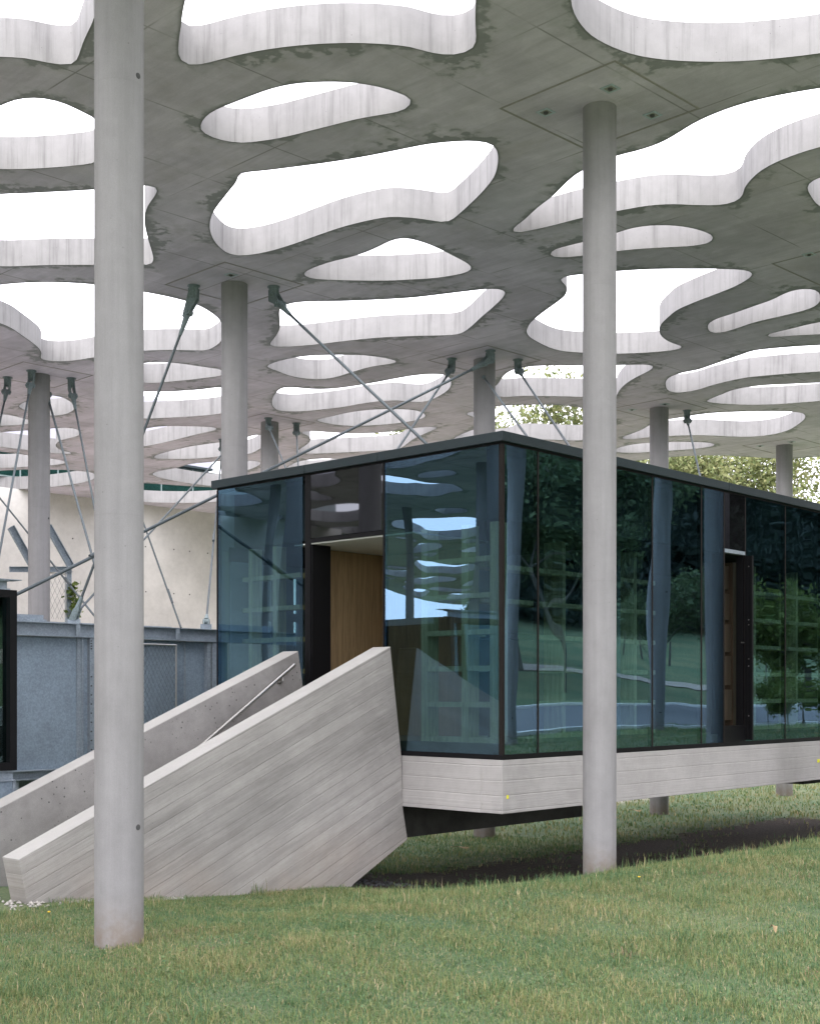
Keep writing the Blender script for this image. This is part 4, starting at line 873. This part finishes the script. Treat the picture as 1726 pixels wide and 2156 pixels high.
def tree_skeleton(h, seed, spread=0.55, levels=4, first=0.28, split=3):
    r = random.Random(seed); tubes = []; tips = []
    def grow(p, d, L, rad, lev):
        segs = 3; q = p
        for s in range(segs):
            d2 = (d + Vector((r.uniform(-1, 1), r.uniform(-1, 1), r.uniform(-.3, .6))) * 0.16).normalized(); e = q + d2 * (L / segs); r0 = rad * (1 - .3 * s / segs); r1 = rad * (1 - .3 * (s + 1) / segs)
            tubes.append((q, e, r0, r1)); q = e; d = d2
            if lev >= 2: tips.append((q, lev))
            if lev < levels and (lev > 0 or s >= 1):
                for _ in range(split if s == segs - 1 else 1):
                    az = r.uniform(0, 6.28); up = r.uniform(.25, .9); nd = (d * up + Vector((math.cos(az), math.sin(az), r.uniform(-.1, .5))) * spread * 1.4).normalized()
                    grow(q, nd, L * r.uniform(.55, .78), r1 * .6, lev + 1)
        if lev == levels: tips.append((q, lev + 1))
    grow(Vector((0, 0, 0)), Vector((0, 0, 1)), h * first * 1.3, h * 0.018, 0)
    return tubes, tips
def make_tree(name, label, cat, h, seed, leaf, per_tip, lsize, group=None, spread=.55, levels=4, clump=.35, split=3, slim=1.0):
    tubes, tips = tree_skeleton(h, seed, spread, levels, split=split); zmax = max(t[0].z for t in tips); k = h / zmax
    root = empty(name, label=label, cat=cat, group=group); m = MB()
    for a, b, r0, r1 in tubes: m.tube(a * k, b * k, max(r0 * slim, .008), max(r1 * slim, .006), 5 if r0 < .03 else 8, False)
    m.build('trunk', M['bark'], root, smooth=True)
    r = np.random.default_rng(seed); T_ = np.array([tuple(t[0] * k) for t in tips]); keepT = r.random(len(T_)) < .85; T_ = T_[keepT]
    C = np.repeat(T_, per_tip, 0) + r.normal(size=(len(T_) * per_tip, 3)) * clump * np.array((1, 1, .75))
    nt_ = np.clip(np.repeat(r.beta(1.5, 2, len(T_)), per_tip) + r.normal(0, .12, len(C)), 0, 1)
    link_mesh('crown', leaves_mesh('crown', C, lsize, seed, ntint=nt_), M[leaf], root); return root
def put(o, x, y, dz=0, rz=0, s=1): o.location = (x, y, float(ground(x, y)) + dz); o.rotation_euler = (0, 0, rz); o.scale = (s, s, s); return o
gt = 'autumn trees beyond the canopy'
def atpx(px, Y): return ray(px) * Y, Y
x, y = atpx(1560, 52); put(make_tree('deciduous_tree', 'wide yellow-green autumn tree beyond the right end of the canopy', 'tree', 13.3, 3, 'leaf_autumn', 11, .10, gt, .6, 5, .26, 2), x, y)
x, y = atpx(1185, 50); put(make_tree('deciduous_tree', 'tall thin-leaved autumn tree seen through the opening right of the corner column', 'tree', 14.6, 12, 'leaf_autumn', 10, .10, gt, .5, 5, .24, 2), x, y)
x, y = atpx(1400, 60); put(make_tree('deciduous_tree', 'greener autumn tree between the two others beyond the canopy', 'tree', 14.0, 21, 'leaf_light', 9, .10, gt, .5, 5, .26, 2), x, y)

# things on the open side, mirrored in the right facade: given by their mirror image
def virt(px, Yv):
    P = np.array((ray(px) * Yv, Yv)); dlt = -(N @ P) - 9.135; return P + 2 * dlt * N
gy_ = 'young trees on the open lawn'
for px_, Yv, h, seed, lf, per, ls, lab in ((1180, 44, 9.5, 31, 'leaf_green', 14, .12, 'bushy green tree mirrored in the panes right of the pavilion corner'), (1105, 50, 9, 37, 'leaf_green', 13, .12, 'green tree mirrored close to the pavilion corner'),
                                            (1395, 40, 4.3, 33, 'leaf_green', 5, .07, 'small spreading tree mirrored behind the leaning column image'), (1705, 36, 4.0, 34, 'leaf_light', 6, .07, 'pale green sapling mirrored at the right border')):
    P = virt(px_, Yv); put(make_tree('young_tree', lab, 'tree', h, seed, lf, per, ls, gy_, .6, 4, h * .04, 3, .5), P[0], P[1])
for px_, Yv, h, seed, lab in ((1628, 33, 1.5, 41, 'thin shrub mirrored beside the road right of the narrow door'), (1664, 31.5, 1.25, 42, 'low round shrub mirrored right of the thin shrub'), (1722, 31, 1.3, 43, 'shrub mirrored at the very right border')):
    P = virt(px_, Yv); put(make_tree('shrub', lab, 'shrub', h, seed, 'leaf_light', 6, .045, 'shrubs beside the road', .6, 3, .10, 3), P[0], P[1])
# dark conifers closing the view
def conifer(seed, h=20.0):
    r = np.random.default_rng(seed); C = []; 
    for lay in range(46):
        z = h * (0.06 + 0.93 * lay / 46); R_ = (h * .21) * (1 - (z / h) ** 1.15) + .25
        for b in range(20):
            a = r.uniform(0, 6.28); n = 16; rr_ = R_ * r.uniform(.75, 1.1) * np.linspace(.15, 1, n) ** .8
            C.append(np.stack([rr_ * np.cos(a) + r.normal(0, .12, n), rr_ * np.sin(a) + r.normal(0, .12, n), z - rr_ * .30 + r.normal(0, .10, n) + .25 * (rr_ / R_) ** 2], 1))
    C = np.vstack(C); root = empty('conifer_tree'); MB().tube((0, 0, -.5), (0, 0, h * .9), h * .014, .03, 8).build('trunk', M['bark'], root)
    link_mesh('crown', leaves_mesh('crown', C, .34, seed, .34), M['needle'], root); return root
# conifer clump added far left to cut the sky mirrored in the left face
protos = [conifer(51, 20), conifer(52, 23)]; k = 0; rr = random.Random(11); first = [True, True]
spots = []
for row, q in enumerate((34, 39, 45, 52)):
    p = 22 + row * 2
    while p < 128: spots.append((p + rr.uniform(-1, 1), q + rr.uniform(-1.5, 1.5))); p += 5.2
for p, q in spots:
    w_ = rr.randrange(2)
    if first[w_]: o = protos[w_]; first[w_] = False
    else: o = copy_tree(protos[w_])
    P = from_pq(p, q); put(o, P[0], P[1], -.3, rr.uniform(0, 6.28), rr.uniform(.85, 1.2)); tag(o, 'dark conifer in the dense wood mirrored in the right facade', 'conifer', 'conifers of the dark wood')
for X_, Y_ in ((-92, 1.5), (-93, -4), (-91, -10), (-100, -1), (-101, -7), (-95, -16)):  # unseen trees, placed to block the bright sky band in the reflection
    o = copy_tree(protos[0]); put(o, X_, Y_, -.3, rr.uniform(0, 6.28), .8); tag(o, 'unseen dark conifer added far left to hide sky from the left glass', 'conifer', 'conifers added beyond the left end to block sky')
# fence posts on the mirrored lawn
for i in range(7):
    P = virt(1300 + 62 * i, 60); o = MB().tube((0, 0, -.2), (0, 0, 1.1), .07, .06, 8).build('fence_post', M['bark'], label=('first', 'second', 'third', 'fourth', 'fifth', 'sixth', 'seventh')[i] + ' wooden post from the left on the mirrored meadow', cat='fence post', group='posts on the meadow'); o.location = (P[0], P[1], float(ground(*P)))
# vine
P = bp(150, 1262); vi = np.random.default_rng(3); n = 170; zz = vi.uniform(0, .8, n); C = np.stack([P.x + .03 + vi.normal(0, .05 + .05 * np.sin(zz * 9) ** 2, n), P.y - .05 + vi.normal(0, .04, n), P.z - .42 + zz], 1)
vn = pav('climbing_plant', label='yellow-green climbing plant on the post above the gallery', cat='plant'); link_mesh('foliage', leaves_mesh('foliage', C, .055, 5, .7), M['leaf_light'], vn)
MB().tube((P.x + .03, P.y - .05, P.z - .4), (P.x + .03, P.y - .05, P.z + .25), .008).build('stem', M['bark'], vn)

# ------------------------------------------------------------------ grass blades
def blades(name, XY, hmin, hmax, wid, seed, tint_shift=0.0, lean=.55):
    r = np.random.default_rng(seed); n = len(XY); z = ground(XY[:, 0], XY[:, 1])
    pn = (np.sin(XY[:, 0] * 2.1 + 1.3 * np.sin(XY[:, 1] * 1.7)) * np.cos(XY[:, 1] * 2.6 + np.sin(XY[:, 0] * 3.1)) + .5 * np.sin(XY[:, 0] * 6.3 + XY[:, 1] * 4.9))
    hh_ = (hmin + (hmax - hmin) * r.random(n) ** 1.3) * (1 + .35 * np.clip(pn, -1, 1)); a = r.uniform(0, 2 * np.pi, n); ln = np.abs(r.normal(0, lean, n))
    dx, dy = np.cos(a), np.sin(a); b = np.stack([XY[:, 0], XY[:, 1], z - .005], 1); sd = np.stack([-dy, dx, np.zeros(n)], 1) * (wid * r.uniform(.6, 1.4, n))[:, None]
    mid = b + np.stack([dx * hh_ * ln * .35, dy * hh_ * ln * .35, hh_ * .6], 1); tip = b + np.stack([dx * hh_ * ln, dy * hh_ * ln, hh_ * np.clip(1.05 - .35 * ln, .25, 1)], 1)
    Vv = np.stack([b - sd, b + sd, mid + sd * .8, mid - sd * .8, tip], 1).reshape(-1, 3)
    k = np.arange(n)[:, None] * 5; L = np.hstack([k, k + 1, k + 2, k + 3, k + 3, k + 2, k + 4]).ravel(); S_ = np.tile([4, 3], n)
    me = np_mesh(name, Vv, L, S_); pl_ = np.sin(XY[:, 0] * .9 + 1.1 * np.sin(XY[:, 1] * .7)) * np.sin(XY[:, 1] * 1.3 + XY[:, 0] * .5); tn = np.clip(.42 + .14 * pn + .08 * pl_ + r.normal(0, .26, n) + tint_shift, 0, .88); dry = r.random(n) < .035 + .05 * np.clip(pl_, 0, 1); tn[dry] = r.uniform(.9, 1, dry.sum())
    me.attributes.new('tint', 'FLOAT', 'POINT').data.foreach_set('value', np.repeat(tn, 5).astype(np.float32)); return me
t = NT('grass_blades'); at_ = t.n('Attribute', attribute_name='tint'); cr = t.n('ValToRGB'); t.L(at_.outputs['Fac'], cr.inputs[0])
cr.color_ramp.elements[0].color = (0.085, 0.17, 0.08, 1); cr.color_ramp.elements[1].color = (0.55, 0.43, 0.28, 1)
for p_, c_ in ((.35, (0.145, 0.222, 0.085)), (.6, (0.235, 0.268, 0.105)), (.86, (0.33, 0.30, 0.14))): e = cr.color_ramp.elements.new(p_); e.color = (*c_, 1)
p = t.n('BsdfPrincipled'); t.L(cr.outputs[0], p.inputs['Base Color']); p.inputs['Roughness'].default_value = .55; p.inputs['Specular IOR Level'].default_value = .3
tl = t.n('BsdfTranslucent'); t.L(cr.outputs[0], tl.inputs['Color']); ms = t.n('MixShader'); ms.inputs[0].default_value = .3; t.L(p.outputs[0], ms.inputs[1]); t.L(tl.outputs[0], ms.inputs[2]); t.L(ms.outputs[0], t.out.inputs[0]); M['grass'] = t.m
def scatter(y0, y1, x_fac, dens, seed, pad=.6):
    r = np.random.default_rng(seed); n = int(dens * (y1 - y0) * 2 * (x_fac * y1 + pad)); XY = np.stack([r.uniform(-1, 1, n) * (x_fac * y1 + pad), r.uniform(y0, y1, n)], 1)
    XY = XY[np.abs(XY[:, 0]) < x_fac * XY[:, 1] + pad]; return XY
def clear(XY):
    k = np.ones(len(XY), bool)
    lx_ = (XY - CC) @ U; ly_ = (XY - CC) @ V
    k &= ~((lx_ < -6.2) & (lx_ > -14) & (ly_ > .7) & (ly_ < 10)) & ~((ly_ > 8.6 + .12 * np.maximum(lx_ - 15, 0)) & (lx_ < 21))
    k &= ~((lx_ < .05) & (lx_ > -6.0) & (ly_ > Y0 - .03) & (ly_ < Y1 + TW))
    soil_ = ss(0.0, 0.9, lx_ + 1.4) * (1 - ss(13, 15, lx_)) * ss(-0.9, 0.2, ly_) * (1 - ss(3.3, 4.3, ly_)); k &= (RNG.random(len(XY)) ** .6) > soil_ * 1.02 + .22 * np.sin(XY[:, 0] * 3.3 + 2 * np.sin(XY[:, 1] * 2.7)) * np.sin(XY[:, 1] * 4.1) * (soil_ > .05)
    k &= ~((lx_ < -4.7 + .1 * np.sin(ly_ * 7)) & (ly_ > Y0 - .28))
    for (cx, cy), d in cols[:11]: k &= (XY[:, 0] - cx) ** 2 + (XY[:, 1] - cy) ** 2 > (d / 2) ** 2
    return XY[k]
near = np.vstack([clear(scatter(5.2, 9, .37, 7200, 1, .7)), clear(scatter(9, 14.6, .37, 4300, 2, .7))])
link_mesh('grass', blades('grass', near, .015, .06, .0020, 4, -.03, 1.0), M['grass'], kind='stuff')
midg = clear(scatter(14.6, 24, .40, 520, 5)); farg = clear(scatter(24, 42, .34, 110, 6))
link_mesh('grass', blades('grass', midg, .04, .085, .0055, 7, -.12), M['grass'], kind='stuff'); link_mesh('grass', blades('grass', farg, .05, .10, .010, 8, .05), M['grass'], kind='stuff')
# taller tufts
r = np.random.default_rng(9); tc = clear(scatter(5.6, 14.3, .33, 3.2, 10)); tf = np.repeat(tc, 26, 0) + r.normal(0, .035, (len(tc) * 26, 2))
link_mesh('grass', blades('grass', tf, .05, .10, .0025, 11, -.1, .8), M['grass'], kind='stuff')
q = np.random.default_rng(20); n = 5200; pp = q.uniform(7.5, 21, n); qq = q.uniform(.2, 2.9, n); XY = clear(pp[:, None] * U + (qq - 9.135)[:, None] * N)
link_mesh('grass', blades('grass', XY, .05, .15, .0026, 21, -.08, .5), M['grass'], kind='stuff')
# long thin straws and loose clumps
r = np.random.default_rng(22); tc = clear(scatter(5.6, 14, .33, 1.3, 23)); tf = np.repeat(tc, 34, 0) + r.normal(0, .055, (len(tc) * 34, 2))
link_mesh('grass', blades('grass', tf, .06, .15, .0022, 24, -.22, 1.1), M['grass'], kind='stuff')
tc = clear(scatter(5.6, 13, .33, .5, 25)); tf = np.repeat(tc, 40, 0) + r.normal(0, .09, (len(tc) * 40, 2))
link_mesh('grass', blades('grass', tf, .03, .09, .0022, 26, .5, 1.3), M['grass'], kind='stuff')
# lawn around the right side seen in the glass
q = np.random.default_rng(12); n = 60000; pp = q.uniform(14, 42, n); qq = q.uniform(.5, 10, n); XY = pp[:, None] * U + (qq - 9.135)[:, None] * N; XY = XY[np.abs(XY[:, 0]) > .33 * XY[:, 1]]
link_mesh('grass', blades('grass', XY, .04, .09, .007, 13, -.1), M['grass'], kind='stuff')
M['clover'] = leaf_mat('clover_leaves', (0.11, 0.20, 0.09), (0.20, 0.28, 0.13))
M['red_weed'] = leaf_mat('reddish_weed', (0.30, 0.17, 0.13), (0.42, 0.26, 0.20))
tc = clear(scatter(5.8, 12.5, .33, .35, 27)); tf = np.repeat(tc, 70, 0) + np.random.default_rng(28).normal(0, .07, (len(tc) * 70, 2))
link_mesh('weeds', blades('weeds', tf, .015, .05, .002, 29, 0, 1.5), M['red_weed'], kind='stuff')
# clover and broad-leaved weeds
r = np.random.default_rng(14); wc = clear(scatter(5.8, 12.5, .33, 1.1, 15)); C = np.repeat(wc, 60, 0) + r.normal(0, .11, (len(wc) * 60, 2)); Z = ground(C[:, 0], C[:, 1]) + r.uniform(.01, .045, len(C))
me = leaves_mesh('clover', np.column_stack([C, Z]), .009, 16, .8); link_mesh('clover', me, M['clover'], kind='stuff')
# gravel at the foot of the stair
r = np.random.default_rng(17); ico = MB(); n = 0
gm = []
for i in range(2300):
    lx_ = r.uniform(-7.6, -4.35); ly_ = r.uniform(Y0 - .33, Y0 + 3.4)
    if lx_ > -4.95 and ly_ > Y0 - .02: continue
    if ly_ < Y0 - .02 and lx_ > -4.9 and r.random() < .3: continue
    P = CC + U * lx_ + V * ly_; s = r.uniform(.012, .032); z = float(ground(*P)) + s * .3; a = r.uniform(0, 3, 3)
    oc = np.array([(1, 0, 0), (-1, 0, 0), (0, 1, 0), (0, -1, 0), (0, 0, .7), (0, 0, -.7)]) * s * r.uniform(.7, 1.2, (6, 3)); cz, sz = math.cos(a[0]), math.sin(a[0]); oc = oc @ np.array([[cz, sz, 0], [-sz, cz, 0], [0, 0, 1]])
    ico.add([(P[0] + v_[0], P[1] + v_[1], z + v_[2]) for v_ in oc], [(0, 2, 4), (2, 1, 4), (1, 3, 4), (3, 0, 4), (2, 0, 5), (1, 2, 5), (3, 1, 5), (0, 3, 5)])
ico2 = MB()
for i in range(620):                                   # strip along the stair wall and stones under its end
    lx_ = r.uniform(-4.6, -3.3) if i < 260 else r.uniform(-1.1, .5); ly_ = Y0 - r.uniform(.0, .16) if i < 260 else Y0 + r.uniform(.1, 1.2)
    P = CC + U * lx_ + V * ly_; s = r.uniform(.01, .026); z = float(ground(*P)) + s * .4
    oc = np.array([(1, 0, 0), (-1, 0, 0), (0, 1, 0), (0, -1, 0), (0, 0, .7), (0, 0, -.7)]) * s * r.uniform(.7, 1.2, (6, 3))
    (ico if i < 260 else ico2).add([(P[0] + v_[0], P[1] + v_[1], z + v_[2]) for v_ in oc], [(0, 2, 4), (2, 1, 4), (1, 3, 4), (3, 0, 4), (2, 0, 5), (1, 2, 5), (3, 1, 5), (0, 3, 5)])
ico2.build('gravel', simple('dark_pebbles', (0.10, 0.10, 0.105), .8, .3, 0, .4, 30), kind='stuff')
ico.build('gravel', simple('pebbles', (0.38, 0.36, 0.335), .85, .3, 0, .3, 30), kind='stuff')
# a few curled dead leaves and yellow flowers
dm = simple('dead_leaf', (0.33, 0.24, 0.13), .8); base = None
LL = [((968, 1793), 'curled dead leaf lying on the grass below the dark haunch'), ((1335, 1712), 'long dead leaf on the grass left of the far column foot'), ((1260, 1752), 'dead leaf on the shaded grass left of the facade column'), ((1628, 1973), 'pale dead leaf on the lawn near the right border')]
for (px_, py_), lab in LL:
    Y = 8.0
    for _ in range(400):
        X = ray(px_) * Y
        if (HZ - py_) / F * Y <= float(ground(X, Y)) and Y > (17 if py_ < 1850 else 5): break
        Y += .1
    X = ray(px_) * Y; m = MB(); s = .12 if Y > 15 else .018
    for i in range(5): m.add([(s * (i - 2.5) * .5, -.02 - .02 * (i % 2), .05 + .03 * math.sin(i)), (s * (i - 1.5) * .5, -.03, .05 + .03 * math.sin(i + 1)), (s * (i - 1.5) * .5, .03, .06), (s * (i - 2.5) * .5, .025, .06)], [(0, 1, 2, 3)])
    o = m.build('dead_leaf', dm, label=lab, cat='leaf'); o.location = (X, Y, float(ground(X, Y))); o.rotation_euler = (0, 0, random.uniform(-.5, .5))
ym = simple('dandelion', (0.75, 0.5, 0.02), .6)
for i, (px_, py_, lab) in enumerate(((106, 2158 - 1, ''), (1345, 1853, 'small orange flower on the crest right of the facade column'), (103, 1928, 'small yellow flower in the grass left of the nearest column'))):
    if not lab: continue
    Y = 6.0
    while (HZ - py_) / F * Y > float(ground(ray(px_) * Y, Y)) + .03 and Y < 14: Y += .05
    X = ray(px_) * Y; r_ = empty('wild_flower', (X, Y, float(ground(X, Y))), label=lab, cat='flower'); MB().tube((0, 0, 0), (0, 0, .05), .002, n=5).build('stem', M['grass'], r_); MB().lathe((0, 0, .05), [(.006, 0), (.014, .006), (.008, .011)], 12).build('blossom', ym, r_)
print('objects', len(bpy.data.objects))
